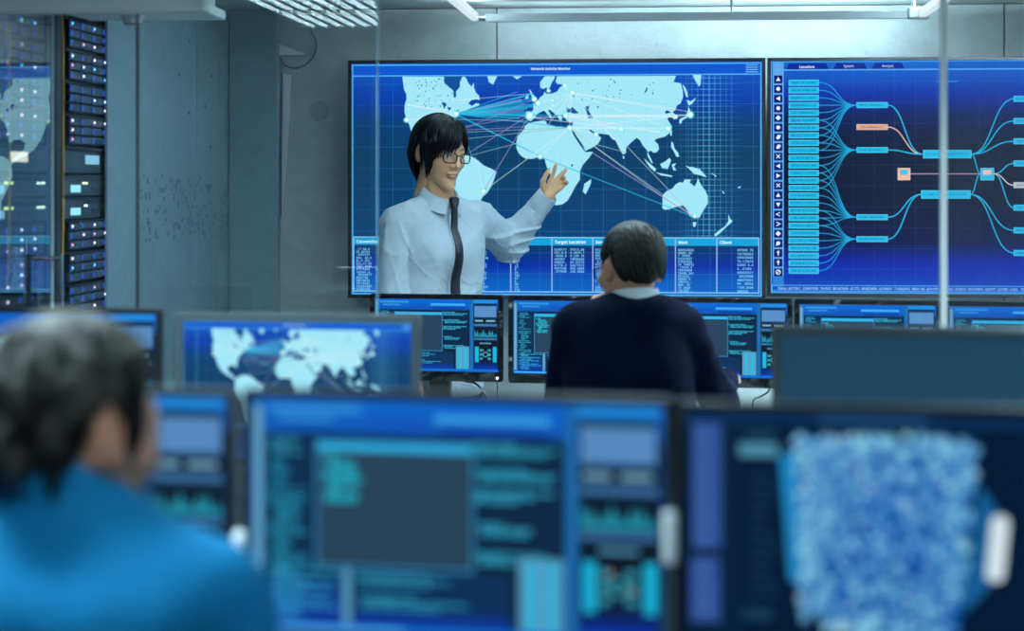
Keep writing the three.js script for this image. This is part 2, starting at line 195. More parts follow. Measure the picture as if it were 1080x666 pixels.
  const cy = '#16b6e4', box = (x0, x1, y, h = 6, col = cy, ed = '#6fe0fb') => { ctx.fillStyle = col; ctx.fillRect(x0, y - h / 2, x1 - x0, h); ctx.strokeStyle = ed; ctx.lineWidth = .5; ctx.strokeRect(x0, y - h / 2, x1 - x0, h); ctx.fillStyle = 'rgba(5,70,130,.55)'; for (let x = x0 + 3; x < x1 - 4; x += 2.4) ctx.fillRect(x, y - .8, 1.4 * r() + .5, 1.5); };
  const wire = (x0, y0, x1, y1, col = cy, w = 1.15, k = .5) => { ctx.strokeStyle = col; ctx.lineWidth = w; ctx.beginPath(); ctx.moveTo(x0, y0); ctx.bezierCurveTo(x0 + (x1 - x0) * k, y0, x1 - (x1 - x0) * k, y1, x1, y1); ctx.stroke(); };
  const rowY = i => 85.3 + i * 8.06, hubs = [[109.5, 0, 9], [157.5, 5, 14], [229.3, 11, 19], [252.7, 17, 25]];
  for (const [hy, a, b] of hubs) { for (let i = a; i <= b; i++) wire(864, rowY(i), 905, hy, 'rgba(22,170,225,.9)', 1, .55); }
  for (let i = 0; i < 26; i++) box(832, 864, rowY(i), 5.9);
  for (const [hy] of hubs) box(905, 938, hy, 5.6);
  wire(938, 109.5, 975, 162, cy, 1.4); wire(938, 133, 975, 162, '#e8b8ac', 1.2); wire(938, 157.5, 975, 162, cy, 1.4); wire(938, 229.3, 974, 205, cy, 1.4); wire(938, 252.7, 974, 205, cy, 1.4);
  box(905, 938, 133, 5.6, '#d9a288', '#f5c9ac');
  ctx.strokeStyle = '#c08a9a'; ctx.lineWidth = 1.1; ctx.beginPath(); ctx.moveTo(962, 183); ctx.lineTo(1037, 183); ctx.stroke();
  wire(1027, 162, 1037, 183, cy, 1.2); wire(1026, 205, 1037, 183, cy, 1.2);
  for (const y of [103.5, 127, 148.5]) wire(1027, 162, 1072, y, cy, 1.3); for (const y of [243, 267]) wire(1026, 205, 1072, y, cy, 1.3); for (const y of [172, 219]) wire(1051, 183, 1072, y, cy, 1.3); wire(1051, 183, 1072, 195, '#d8c8d0', 1.2);
  for (const y of [103.5, 127, 148.5, 172, 195, 219, 243, 267]) { box(1072, 1105, y, 5.8, y == 195 ? '#b8bcc8' : cy, y == 195 ? '#e0d0d0' : '#6fe0fb'); for (let i = -1; i < 3; i++) wire(1105, y, 1150, y + i * 8 - 4, 'rgba(22,170,225,.9)', 1); }
  for (let i = 0; i < 24; i++) box(1150, 1182, 90 + i * 8.06, 5.9);
  box(976, 1027, 162, 8.4); box(974, 1026, 205, 8.4); box(949, 962, 183.3, 12.6, '#e9b8a0', '#fbd2b8'); ctx.fillStyle = '#34c2ea'; ctx.fillRect(951.5, 178.5, 8, 5); box(1037, 1051, 183.3, 12.6, '#27b6e4', '#7fe4fb'); ctx.fillStyle = '#f0c0b0'; ctx.fillRect(1039.5, 179, 9, 5);
  ctx.strokeStyle = '#57b2f5'; ctx.lineWidth = .8; ctx.strokeRect(814, 302.5, 434, 6); ctx.fillStyle = '#dff2ff'; ctx.font = '3.4px sans-serif'; let s = 'Status: '; for (let i = 0; i < 20; i++) s += digits(r, 6 + Math.floor(r() * 4)) + '  '; ctx.fillText(s, 820, 306);
  return screenTexture(c);
}
function codeScreen() {                                   // coordinates of a 435 x 246 window
  const [c, ctx] = canvas(1392, 788), r = rng(13); ctx.scale(3.2, 3.2);
  ctx.fillStyle = '#0a2036'; ctx.fillRect(0, 0, 435, 247);
  ctx.fillStyle = grad(ctx, 0, 246, [[0, '#0b5fc0'], [.1, '#0a58b8'], [.16, '#0a4a96']]); ctx.fillRect(0, 0, 435, 38);
  ctx.fillStyle = '#2f86c8'; ctx.fillRect(20, 8, 100, 7); ctx.fillRect(30, 19, 60, 5); ctx.fillStyle = '#0f4fae'; ctx.fillRect(128, 20, 60, 16); ctx.fillStyle = '#3aa0dc'; ctx.fillRect(198, 16, 120, 7); ctx.fillStyle = '#0b3c96'; ctx.fillRect(206, 28, 110, 8);
  ctx.fillStyle = '#2b6f9e'; ctx.fillRect(0, 6, 15, 232); ctx.fillStyle = '#7fb6cc'; for (let y = 12; y < 230; y += 6) ctx.fillRect(4, y, 7, 3.4);
  ctx.fillStyle = '#092a48'; ctx.fillRect(17, 40, 58, 60); ctx.fillRect(17, 104, 58, 80); ctx.fillStyle = grad(ctx, 186, 240, [[0, '#0a3a66'], [1, '#0a2f9a']]); ctx.fillRect(17, 188, 90, 46);
  const text = (x, y0, y1, w, col, step = 5, h = 2.6) => { ctx.fillStyle = col; for (let y = y0; y < y1; y += step) { let xx = x + Math.floor(r() * 3) * 4; const end = x + w * (.35 + r() * .65); while (xx < end) { const l = 3 + r() * 14; ctx.fillRect(xx, y, Math.min(l, end - xx), h); xx += l + 2; } } };
  text(19, 42, 60, 50, '#2f93b4'); text(19, 66, 100, 44, '#1f88ae'); text(19, 104, 182, 46, '#2596b8', 5.2); text(19, 180, 232, 80, '#2f9ccc', 5.4);
  ctx.fillStyle = '#1d6d98'; ctx.fillRect(72, 44, 4, 138);
  // right hand listing
  ctx.fillStyle = '#0b2440'; ctx.fillRect(240, 40, 92, 122); for (const y of [44, 70, 92, 126, 156]) { text(238, y, y + 9, 92, '#2f9fbe', 4.4, 3); }
  ctx.fillStyle = '#0a2c52'; ctx.fillRect(112, 178, 165, 54); text(114, 182, 196, 150, '#2a93b4'); text(114, 206, 220, 160, '#2fa0c0'); ctx.fillStyle = grad(ctx, 216, 234, [[0, 'rgba(10,40,150,0)'], [1, '#0a3cae']]); ctx.fillRect(112, 216, 165, 18);
  // dialog
  ctx.fillStyle = '#243d52'; ctx.fillRect(72, 46, 166, 130); ctx.fillStyle = '#2aa6d8'; ctx.fillRect(72, 46, 166, 9); ctx.strokeStyle = '#2f86b8'; ctx.lineWidth = 2.2; ctx.strokeRect(72, 46, 166, 130); text(77, 60, 110, 48, '#19b0c8', 5.6, 3.6);
  ctx.fillStyle = '#4f8fb2'; ctx.fillRect(100, 178, 9, 58); ctx.fillRect(286, 160, 46, 78); ctx.fillStyle = '#2fa4c8'; ctx.fillRect(293, 164, 12, 72); ctx.fillRect(314, 164, 12, 72);
  // right column
  ctx.fillStyle = '#1a63a2'; ctx.fillRect(334, 2, 12, 240); ctx.fillStyle = '#0e3258'; ctx.fillRect(346, 8, 83, 232);
  ctx.fillStyle = '#1d7fd0'; ctx.fillRect(346, 2, 83, 12); ctx.fillStyle = '#5d8fc0'; ctx.fillRect(350, 24, 76, 36); ctx.fillStyle = '#2f5f98'; for (let y = 27; y < 58; y += 5) ctx.fillRect(350, y, 76, 1.6);
  ctx.fillStyle = '#0a1624'; ctx.fillRect(348, 66, 80, 14); ctx.fillStyle = '#6f9fb8'; ctx.fillRect(352, 70, 28, 6); ctx.fillRect(390, 70, 32, 6);
  ctx.fillStyle = '#3a6a96'; ctx.fillRect(348, 84, 80, 7); ctx.fillStyle = '#0a1a2c'; ctx.fillRect(350, 94, 78, 34); ctx.fillStyle = '#1f8aa0'; for (let x = 350; x < 428; x += 3) { const h = 6 + 18 * Math.abs(Math.sin(x * .31) * Math.sin(x * .12)); ctx.fillRect(x, 127 - h, 2.6, h); }
  ctx.fillStyle = '#3a6a96'; ctx.fillRect(348, 131, 80, 6); ctx.fillStyle = '#0a1626'; ctx.fillRect(350, 140, 78, 96); ctx.fillStyle = grad(ctx, 200, 238, [[0, 'rgba(8,40,150,0)'], [1, '#0a34b0']]); ctx.fillRect(350, 200, 78, 36);
  ctx.fillStyle = '#16a6cc'; ctx.fillRect(352, 160, 13, 52); ctx.fillRect(414, 160, 13, 52); ctx.fillStyle = '#2f8aa0'; for (const [x, y] of [[374, 172], [402, 172], [374, 200], [402, 200], [374, 186], [402, 186]]) ctx.fillRect(x - 6, y - 4, 11, 8); ctx.strokeStyle = '#39a0b4'; ctx.lineWidth = 3; ctx.beginPath(); ctx.arc(388.5, 186, 8, 0, 7); ctx.stroke(); ctx.fillStyle = '#c98a4a'; ctx.fillRect(378, 170, 4, 3); ctx.fillRect(400, 188, 4, 3); ctx.fillStyle = '#4a86a4'; ctx.fillRect(368, 146, 40, 5);
  ctx.fillStyle = '#0b62c4'; ctx.fillRect(0, 236, 435, 11); ctx.fillStyle = '#48a4e4'; ctx.fillRect(6, 239, 160, 4); ctx.strokeStyle = '#1668c4'; ctx.lineWidth = 3; ctx.strokeRect(1, 1, 433, 245);
  return screenTexture(c);
}
function cubeScreen() {                                   // coordinates of a 450 x 252 window
  const [c, ctx] = canvas(1440, 806), r = rng(99); ctx.scale(3.2, 3.2);
  ctx.fillStyle = '#06203c'; ctx.fillRect(0, 0, 450, 252); ctx.fillStyle = '#041a34'; ctx.fillRect(60, 18, 300, 230);
  ctx.fillStyle = '#0a2c54'; ctx.fillRect(0, 0, 450, 14); ctx.fillStyle = '#1d4c78'; ctx.fillRect(140, 4, 110, 7);
  ctx.fillStyle = '#2c4f96'; ctx.fillRect(10, 14, 30, 128); ctx.fillRect(8, 152, 30, 66); ctx.fillStyle = '#4468aa'; for (let y = 18; y < 214; y += 4.2) if (y < 140 || y > 154) ctx.fillRect(12, y, 10 + r() * 16, 2.2);
  ctx.fillStyle = '#4d8ea8'; ctx.fillRect(58, 34, 40, 13); ctx.fillStyle = '#1a4a66'; ctx.fillRect(66, 22, 30, 6); ctx.fillStyle = '#123a58'; for (let y = 66; y < 190; y += 12) ctx.fillRect(68, y, 18 + r() * 16, 3); ctx.fillRect(62, 202, 30, 12);
  ctx.fillStyle = '#0f7fc0'; poly(ctx, [[100, 46], [150, 30], [152, 190], [110, 172]]); ctx.strokeStyle = 'rgba(120,210,250,.55)'; ctx.lineWidth = .9; for (let i = 0; i < 22; i++) { ctx.beginPath(); ctx.moveTo(100 + i * .4, 46 + i * 5.8); ctx.lineTo(150, 30 + i * 7.2); ctx.stroke(); }
  const face = (x, y) => { const u = x - 118, right = 302 - (y - 22) * .12, top = 24 + Math.sin(x * .05) * 2, bot = 238 - Math.max(0, 200 - x) * .34; return x > 116 + (y - 24) * .04 && x < right && y > top && y < bot; };
  ctx.fillStyle = '#0b4f9e'; poly(ctx, [[118, 26], [298, 26], [280, 232], [190, 234], [124, 196]]);
  for (let k = 0; k < 1150; k++) {
    const x = 112 + r() * 192, y = 18 + r() * 224; if (!face(x, y)) continue; const d = r(), rad = 3 + r() * 3.8, edge = Math.max(Math.abs(x - 210) / 95, Math.abs(y - 130) / 110);
    const L = d * d * .62 + edge * edge * .42, R = Math.round(5 + 150 * L + (r() < .1 ? 30 : 0)), G = Math.round(85 + 145 * L), B = Math.round(170 + 60 * Math.min(1, L + .1));
    ctx.fillStyle = `rgba(${R},${Math.min(235, G)},${Math.min(250, B)},.88)`; ctx.beginPath(); ctx.arc(x, y, rad, 0, 7); ctx.fill(); ctx.fillStyle = 'rgba(215,245,255,.7)'; ctx.beginPath(); ctx.arc(x - rad * .3, y - rad * .3, rad * .3, 0, 7); ctx.fill();
    if (r() < .1) { ctx.fillStyle = 'rgba(70,50,150,.5)'; ctx.beginPath(); ctx.arc(x + 2, y + 3, rad * .6, 0, 7); ctx.fill(); }
  }
  ctx.fillStyle = 'rgba(25,110,175,.8)'; poly(ctx, [[302, 70], [325, 104], [316, 166], [286, 200]]);
  ctx.fillStyle = '#d6e8ee'; ctx.save(); ctx.translate(318, 134); ctx.rotate(.1); ctx.beginPath(); ctx.roundRect(-8, -34, 18, 66, 7); ctx.fill(); ctx.restore();
  ctx.fillStyle = '#0a4a90'; ctx.fillRect(352, 18, 98, 230); ctx.fillStyle = '#2c78a8'; for (const [y, h] of [[20, 18], [60, 36], [116, 30], [160, 30]]) ctx.fillRect(356, y, 88, h); ctx.fillStyle = '#6fa8d0'; ctx.fillRect(354, 202, 94, 12); ctx.fillStyle = '#1450c0'; ctx.fillRect(354, 218, 94, 30);
  return screenTexture(c);
}
const TEX = { map: mapScreen(), tree: treeScreen(), code: codeScreen(), cube: cubeScreen() };
const screenMat = (tex, k = 1) => new THREE.MeshPhysicalMaterial({ color: 0x020304, roughness: .6, specularIntensity: .12, emissive: 0xffffff, emissiveMap: tex, emissiveIntensity: k });
const SM = { map: screenMat(TEX.map, 1.0), tree: screenMat(TEX.tree, 1.0), code: screenMat(TEX.code, 1.1), codeFar: screenMat(TEX.code, 1.25), cube: screenMat(TEX.cube, .95), off: new THREE.MeshStandardMaterial({ color: 0x101c24, roughness: .35, emissive: new THREE.Color(.006, .045, .085), emissiveIntensity: 1 }) };
// ---------- the room ----------
const ZB = -6.85, XL = -1.69, CEIL = 2.177, XR = 2.9, ZN = 1.6, XA = -2.75;   // back wall, left wall, ceiling, right wall, wall behind the camera, wall behind the racks
structure('floor', bx(XA - .2, XR + .2, -.12, 0, ZB - .2, ZN + .2), M.floor, 'dark grey concrete floor of the control room', 'floor');
structure('ceiling', bx(XA - .2, XR + .2, CEIL, CEIL + .2, ZB - .2, ZN + .2), M.ceiling, 'pale ceiling above the wall screens', 'ceiling');
structure('wall_right', bx(XR, XR + .2, 0, CEIL, ZB, ZN), M.wallBack, 'light grey side wall on the right', 'wall');
structure('wall_front', bx(XA, XR, 0, CEIL, ZN, ZN + .2), M.wallBack, 'light grey wall behind the viewer', 'wall');
{ // back wall: concrete slabs in front of a dark backing, open joints between them
  const w = structure('wall_back', bx(XA - .2, XR + .2, 0, CEIL, ZB - .25, ZB - .02), M.seam, 'light grey concrete slab wall behind the two large wall screens', 'wall');
  const xs = [XL, onZ(524, 30, ZB).x, onZ(524, 30, ZB).x + 1.9, XR];
  for (let i = 0; i < 3; i++) part(w, 'concrete_slab', bx(xs[i] + .003, xs[i + 1] - .003, 0.02, CEIL - .004, ZB - .02, ZB), M.wallBack);
}
{ // left wall cladding and the alcove of the racks
  const w = structure('wall_left', bx(XA - .2, XA, 0, CEIL, ZB, ZN), M.wallDark, 'blue grey clad wall with flush panels beside the server racks', 'wall');
  const zs = [-5.31, onX(208, 100, XL).z, onX(231, 100, XL).z, ZB];
  for (let i = 0; i < 3; i++) part(w, 'wall_panel', bx(XL - .01, XL, .02, CEIL - .004, zs[i] - .002, zs[i + 1] + .002, .003), M.wallLeft);
  part(w, 'panel_backing', bx(XL - .16, XL - .012, 0, CEIL, -5.52, ZB), M.seam);
  const r = rng(21), g = [];
  for (let k = 0; k < 130; k++) { // small dark slots in the cladding
    const px = 147 + Math.round(r() * 44) * 2.15, py = 186 + Math.round(r() * 15) * 4.5 + r() * 2, p = onX(px, py, XL); if (p.z < ZB + .02) continue;
    const h = .004 + r() * .005; g.push(new THREE.BoxGeometry(.003, h * 2, .011).translate(p.x + .0005, p.y, p.z));
  }
  const m = part(w, 'slot_pattern', merge(g), std(0x6e8c98, .8)); m.userData.kind = 'stuff';
  const screws = [[199, 43], [189, 79], [223, 80], [216, 112], [199, 119], [222, 155]];
  for (const [px, py] of screws) { const p = onX(px, py, XL); part(w, 'screw_head', new THREE.CylinderGeometry(.006, .007, .004, 10).rotateZ(Math.PI / 2).translate(p.x + .001, p.y, p.z), std(0x7c959f, .6)); }
}
{ // shallow pillar in the corner with the light shapes and fittings beside it
  const x1 = onZ(293, 100, ZB + .05).x;
  structure('trim_1', bx(XL + .002, x1, 0, CEIL - .002, ZB + .001, ZB + .05, .004), M.wallLeft, 'shallow blue grey pillar in the back corner left of the map screen', 'pillar');
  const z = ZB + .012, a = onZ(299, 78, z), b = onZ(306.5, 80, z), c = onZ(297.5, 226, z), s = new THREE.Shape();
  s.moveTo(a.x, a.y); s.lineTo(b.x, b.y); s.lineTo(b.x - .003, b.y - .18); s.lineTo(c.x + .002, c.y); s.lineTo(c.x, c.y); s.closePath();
  single('light_sliver', metres(new THREE.ExtrudeGeometry(s, { depth: .012, bevelEnabled: true, bevelSize: .002, bevelThickness: .003, bevelSegments: 2 }).translate(0, 0, ZB + .004)), M.whiteGloss, 'narrow tapering sliver of light modelled in white on the wall beside the corner pillar', 'light sliver');  // sliver of light on the wall, modelled as a white tapering solid
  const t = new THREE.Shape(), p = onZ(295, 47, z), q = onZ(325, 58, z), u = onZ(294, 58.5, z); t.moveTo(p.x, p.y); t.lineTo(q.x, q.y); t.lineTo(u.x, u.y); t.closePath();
  single('light_triangle', metres(new THREE.ExtrudeGeometry(t, { depth: .02, bevelEnabled: true, bevelSize: .002, bevelThickness: .002, bevelSegments: 2 }).translate(0, 0, ZB + .003)), M.whiteGloss, 'triangular patch of light modelled in white high on the wall beside the corner pillar', 'light_patch');  // triangular light patch, put into the shape of a white plate
  single('wall_cable', tube([onZ(327, 31, ZB + .006), onZ(333, 42, ZB + .006), onZ(333, 54, ZB + .006), onZ(325, 66, ZB + .006), onZ(312, 72, ZB + .006), onZ(301, 69, ZB + .006), onZ(295, 60, ZB + .008)], .0022, 50, 6), std(0x51656f, .6), 'thin grey cable looping on the wall above the light sliver', 'cable');
  const d = onZ(337, 117, ZB); const sp = thing('wall_speaker', 'faint round grey cover on the wall left of the map screen', 'speaker', [d.x, d.y, ZB]);
  part(sp, 'cover', new THREE.CylinderGeometry(.036, .037, .006, 32).rotateX(Math.PI / 2).translate(0, 0, .003), std(0xaab4b8, .9)); part(sp, 'rim', new THREE.TorusGeometry(.036, .0022, 8, 40).translate(0, 0, .005), std(0xb2bcc0, .7));
}
{ // bulkhead over the racks
  const z0 = -5.22, z1 = -4.95, b = onZ(100, 13, z1), xr = onZ(213, 13, z1).x;
  structure('trim_2', merge([bx(XA, xr - .03, b.y + .002, CEIL, z0, z1 - .02, .004), bx(XA, xr, b.y, b.y + .03, z0, z1, .006)]), M.white, 'pale lowered bulkhead above the server racks', 'bulkhead');
  const hb = onZ(100, 13, -4.18), hx = onZ(215, 13, -4.18).x;
  structure('trim_3', bx(XA, hx, hb.y, CEIL, -4.235, -4.18, .004), M.white, 'pale header beam at the top left in front of the racks', 'header beam');
  const dp = onZ(140, 13, -5.05);
  const t = thing('ceiling_dome', 'white dome detector under the bulkhead beside the racks', 'detector', [dp.x, dp.y - .04, dp.z]);
  part(t, 'mount', new THREE.LatheGeometry([[0, .04], [.034, .04], [.034, .022], [.03, .02], [0, .02]].map(p => new THREE.Vector2(...p)), 32), M.white);
  part(t, 'dome', new THREE.LatheGeometry([[.03, .02], [.028, .012], [.021, .003], [.012, 0], [0, -.002]].map(p => new THREE.Vector2(...p)), 32), M.whiteGloss);
  part(t, 'ring', new THREE.TorusGeometry(.022, .0022, 8, 30).rotateX(Math.PI / 2).translate(0, .006, 0), M.plasticGrey);
}
// glass partition across the room, open between x of 398 and 995
const ZG = -4.3;
{
  const yb = 0.02, yt = CEIL - .004;
  const pane = (name, x0, x1, label) => { const g = new THREE.Group(); g.name = name; g.userData = { kind: 'structure', label, category: 'glass partition' }; scene.add(g); part(g, 'pane', new THREE.PlaneGeometry(x1 - x0, yt - yb).translate((x0 + x1) / 2, (yb + yt) / 2, ZG), M.glass); part(g, 'floor_channel', bx(x0, x1, 0, .03, ZG - .02, ZG + .02), M.alu); part(g, 'head_channel', bx(x0, x1, CEIL - .03, CEIL - .001, ZG - .02, ZG + .02), M.alu); return g; };
  const a = onZ(145, 100, ZG).x, b = onZ(398, 100, ZG).x, c = onZ(995, 100, ZG).x;
  const p1 = pane('window_1', a, b, 'clear glass partition pane in front of the corner, left of the presenter');
  part(p1, 'glass_joint', bx(a - .0022, a + .0022, yb, yt, ZG - .006, ZG + .006), M.seam, 'dark vertical joint'); part(p1, 'glass_edge', bx(b - .0016, b + .0016, yb, yt, ZG - .005, ZG + .005), std(0x7fb4c4, .3));
  const p2 = pane('window_2', c, XR - .01, 'clear glass partition pane at the right, in front of the tree diagram screen');
  part(p2, 'edge_profile', bx(c - .008, c + .008, yb, yt, ZG - .008, ZG + .008, .003), M.whiteGloss, 'bright pale vertical edge profile');
}
{ // suspended rail below the ceiling in front of the screens
  const t = thing('ceiling_rail', 'white rail with light tubes hanging below the ceiling above the wall screens', 'ceiling rail', [0, 0, 0]);
  const tubeM = glow(new THREE.Color(.8, .95, 1), .8), L = onZ(512, 18, -6.6), R = onZ(958, 14, -6.6), y = EYE + .615;
  part(t, 'long_rail', bx(L.x, R.x, y - .016, y + .014, -6.612, -6.588, .004), M.white);
  part(t, 'added_wash_strip', bx(L.x + .01, R.x - .01, y - .010, y + .008, -6.6145, -6.611), tubeM);  // added glowing strip to brighten the back wall; the rail itself is unlit
  for (const [x0, x1, k] of [[L.x, (L.x + R.x) / 2, 30], [(L.x + R.x) / 2, R.x, 56]]) { const l = new THREE.RectAreaLight(LAMP_COLOR, k, x1 - x0, .018); l.name = 'added_wash_light'; l.position.set((x0 + x1) / 2, y, -6.617); l.rotation.x = -.1; t.add(l); }  // added area lights washing the back wall, stronger towards the right
  for (const [x, k] of [[L.x - .036, 130], [R.x + .045, 420]]) { part(t, 'light_tube', bx(x - .014, x + .014, y - .014, y + .016, -6.57, -5.0, .005), tubeM); const l = new THREE.RectAreaLight(LAMP_COLOR, k, .026, 1.5); l.name = 'tube_light'; l.position.set(x, y + .018, -5.78); l.rotation.x = Math.PI / 2; t.add(l); }
  part(t, 'corner_clamp', merge([rod([L.x - .036, y, -6.6], [L.x + .004, y, -6.6], .011), rod([L.x - .036, y, -6.61], [L.x - .036, y, -6.57], .012)]), M.alu);
  part(t, 'corner_clamp', merge([bx(R.x - .004, R.x + .07, y - .018, y + .024, -6.62, -6.56, .006), rod([R.x + .02, y + .01, -6.6], [R.x + .02, CEIL, -6.6], .008)]), M.alu);
  for (const x of [L.x - .036, R.x + .045]) for (const z of [-6.1, -5.2]) part(t, 'hanger', rod([x, y + .01, z], [x, CEIL, z], .006), M.alu);
  part(t, 'hanger', rod([L.x + .9, y + .01, -6.6], [L.x + .9, CEIL, -6.6], .004), M.alu);
}
// ---------- louvred ceiling lamps ----------
{
  const S = .58, frame = merge([bx(-.3, .3, -.012, 0, -.3, -.285), bx(-.3, .3, -.012, 0, .285, .3), bx(-.3, -.285, -.012, 0, -.285, .285), bx(.285, .3, -.012, 0, -.285, .285)]);
  const blade = bx(-S / 2, S / 2, -.028, -.006, -.010, .010), cross = bx(-.003, .003, -.024, -.006, -S / 2, S / 2), tubeG = rod([-.27, .02, 0], [.27, .02, 0], .013), tray = bx(-.29, .29, .04, .046, -.29, .29);
  const tubeOn = glow(new THREE.Color(.75, .93, 1), 9), bladeM = std(0xe4e9eb, .4);
  const lamps = [[-1.11, -2.70, 1.7, 'louvred ceiling lamp above the left, mirrored in the upper edge of the glass pane'], [-1.11, -2.06, 1.7, 'louvred ceiling lamp above the left, nearer the viewer, mirrored in the glass pane'], [1.15, -2.26, 0, 'unlit louvred ceiling lamp mirrored in the right glass pane'], [-.25, -.9, .7, 'louvred ceiling lamp behind the viewer'], [-.15, -5.15, .55, 'louvred ceiling lamp over the presenter'], [1.35, -5.5, 6, 'louvred ceiling lamp over the back desk at the right'], [1.2, -3.2, 1.7, 'louvred ceiling lamp over the dark monitor']];
  lamps.forEach(([x, z, on, label]) => {
    const t = thing('ceiling_lamp', label, 'ceiling lamp', [x, CEIL - .05, z], Math.PI / 2, 'louvred ceiling lamps');
    part(t, 'frame', frame, M.white); part(t, 'tray', tray, M.white);
    for (let i = 0; i < 11; i++) { const m = part(t, 'louvre_blade', blade, bladeM); m.position.z = -.26 + i * .052; }
    for (let i = 0; i < 4; i++) { const m = part(t, 'louvre_divider', cross, bladeM); m.position.x = -.2175 + i * .145; }
    for (let i = 0; i < 4; i++) { const m = part(t, 'lamp_tube', tubeG, on ? tubeOn : M.white); m.position.z = -.21 + i * .14; }
    if (on) { const l = new THREE.RectAreaLight(LAMP_COLOR, LAMP_POWER * on, .54, .54); l.name = 'lamp_light'; l.position.set(0, -.003, 0); l.rotation.x = -Math.PI / 2; t.add(l); }
  });
}
// ---------- large wall screens ----------
function wallScreen(name, pxL, pxR, pyT, pyB, mat, label, tint) {
  const z = -6.671, a = onZ(pxL, pyT, z), b = onZ(pxR, pyT, z), yT = a.y, yB = onZ(pxL, pyB, z).y, w = b.x - a.x, h = yT - yB;
  const t = thing(name, label, 'wall screen', [(a.x + b.x) / 2, (yT + yB) / 2, z]);
  const s = new THREE.Shape(); s.moveTo(-w / 2, -h / 2); s.lineTo(w / 2, -h / 2); s.lineTo(w / 2, h / 2); s.lineTo(-w / 2, h / 2); s.closePath();
  const e = .0105, o = new THREE.Path(); o.moveTo(-w / 2 + e, -h / 2 + e); o.lineTo(-w / 2 + e, h / 2 - e); o.lineTo(w / 2 - e, h / 2 - e); o.lineTo(w / 2 - e, -h / 2 + e); o.closePath(); s.holes.push(o);
  part(t, 'bezel', metres(new THREE.ExtrudeGeometry(s, { depth: .018, bevelEnabled: true, bevelSize: .001, bevelThickness: .001, bevelSegments: 1 }).translate(0, 0, -.012)), M.plastic);
  part(t, 'back_shell', bx(-w / 2 + .004, w / 2 - .004, -h / 2 + .004, h / 2 - .004, -.06, -.012, .01), M.plastic);
  part(t, 'screen', new THREE.PlaneGeometry(w - 2 * e, h - 2 * e).translate(0, 0, -.004), mat);
  part(t, 'wall_mount', merge([bx(-.3, .3, -.2, .2, -.085, -.06), bx(-.35, .35, -.25, .25, ZB - z, -.085)]), M.darkMetal);
  const l = new THREE.RectAreaLight(tint, .16, w - .03, h - .03); l.name = 'screen_light'; l.position.set(0, 0, .012); l.rotation.y = Math.PI; t.add(l);
  return t;
}
wallScreen('map_screen', 367.5, 807, 64, 314, SM.map, 'large wall screen showing the world map with connection lines', new THREE.Color(.3, .7, 1));
wallScreen('diagram_screen', 809.5, 1252, 61.5, 312.5, SM.tree, 'large wall screen showing the branching tree diagram', new THREE.Color(.1, .4, 1));
// ---------- monitors ----------
// built round the middle of its panel; foot on the desk below
function monitor(label, pxL, pxR, pyT, depth, turnCam, w, h, mat, deskY, { bezel = .009, chin = .016, body = M.plastic, rim = M.plastic, group, led, tint, power = .12 } = {}) {
  const p = at((pxL + pxR) / 2, pyT, depth), yaw = YAW - turnCam * Math.PI / 180;
  const t = thing('monitor', label, 'monitor', [p.x, deskY, p.z], yaw, group);
  const top = p.y - deskY, bot = top - h, s = new THREE.Shape(), r = .008, W = w / 2;
  s.moveTo(-W + r, bot); s.lineTo(W - r, bot); s.quadraticCurveTo(W, bot, W, bot + r); s.lineTo(W, top - r); s.quadraticCurveTo(W, top, W - r, top); s.lineTo(-W + r, top); s.quadraticCurveTo(-W, top, -W, top - r); s.lineTo(-W, bot + r); s.quadraticCurveTo(-W, bot, -W + r, bot);
  const o = new THREE.Path(), x = W - bezel; o.moveTo(-x, bot + chin); o.lineTo(-x, top - bezel); o.lineTo(x, top - bezel); o.lineTo(x, bot + chin); o.closePath(); s.holes.push(o);
  part(t, 'bezel', metres(new THREE.ExtrudeGeometry(s, { depth: .014, bevelEnabled: true, bevelSize: .0015, bevelThickness: .0015, bevelSegments: 2, curveSegments: 4 }).translate(0, 0, -.011)), rim);
  part(t, 'back_shell', bx(-W + .004, W - .004, bot + .004, top - .004, -.045, -.011, .012), body);
  part(t, 'screen', new THREE.PlaneGeometry(2 * x, h - bezel - chin).translate(0, (top - bezel + bot + chin) / 2, -.003), mat);
  part(t, 'neck', bx(-.035, .035, .008, bot + h * .45, -.085, -.046, .008), body);
  part(t, 'foot', new THREE.CylinderGeometry(.1, .105, .012, 36).scale(1.15, 1, .8).translate(0, .006, -.055), body);
  if (led) part(t, 'power_light', new THREE.CylinderGeometry(.0045, .0045, .003, 12).rotateX(Math.PI / 2).translate(W - bezel - .004, bot + chin * .4, .004), glow(new THREE.Color(1, .8, 1), 1.6));
  if (led) part(t, 'badge', bx(-.05, -.026, bot + chin * .5, bot + chin * .5 + .003, .003, .0052), M.plasticGrey);
  if (mat !== SM.off) { const l = new THREE.RectAreaLight(tint || new THREE.Color(.1, .42, .85), power, 2 * x, h - bezel - chin); l.name = 'screen_light'; l.position.set(0, (top + bot) / 2, .006); l.rotation.y = Math.PI; t.add(l); }
  return t;
}
const H1 = .338, FD = .80;
monitor('front row monitor with blue code windows partly behind the man in the blue shirt', -192, 262, 407.5, 2.48, 10.5, .58, H1, SM.code, FD);
monitor('large blurred front row monitor in the middle with a grey dialog window', 250, 705, 416, 2.36, 11.2, .575, H1, SM.code, FD);
monitor('blurred front row monitor at the right showing the cube of spheres', 720, 1185, 429, 2.25, 10, .567, H1, SM.cube, FD, { tint: new THREE.Color(.1, .35, .6) });
monitor('monitor with blue code windows behind the grey-haired man, left of the small map monitor', -88, 174, 325.5, 3.98, 6, .545, .335, SM.code, FD);
monitor('second row monitor showing a small world map', 180, 445, 331.5, 3.82, 9, .535, .325, SM.map, FD, { rim: M.plasticGrey, bezel: .016 });
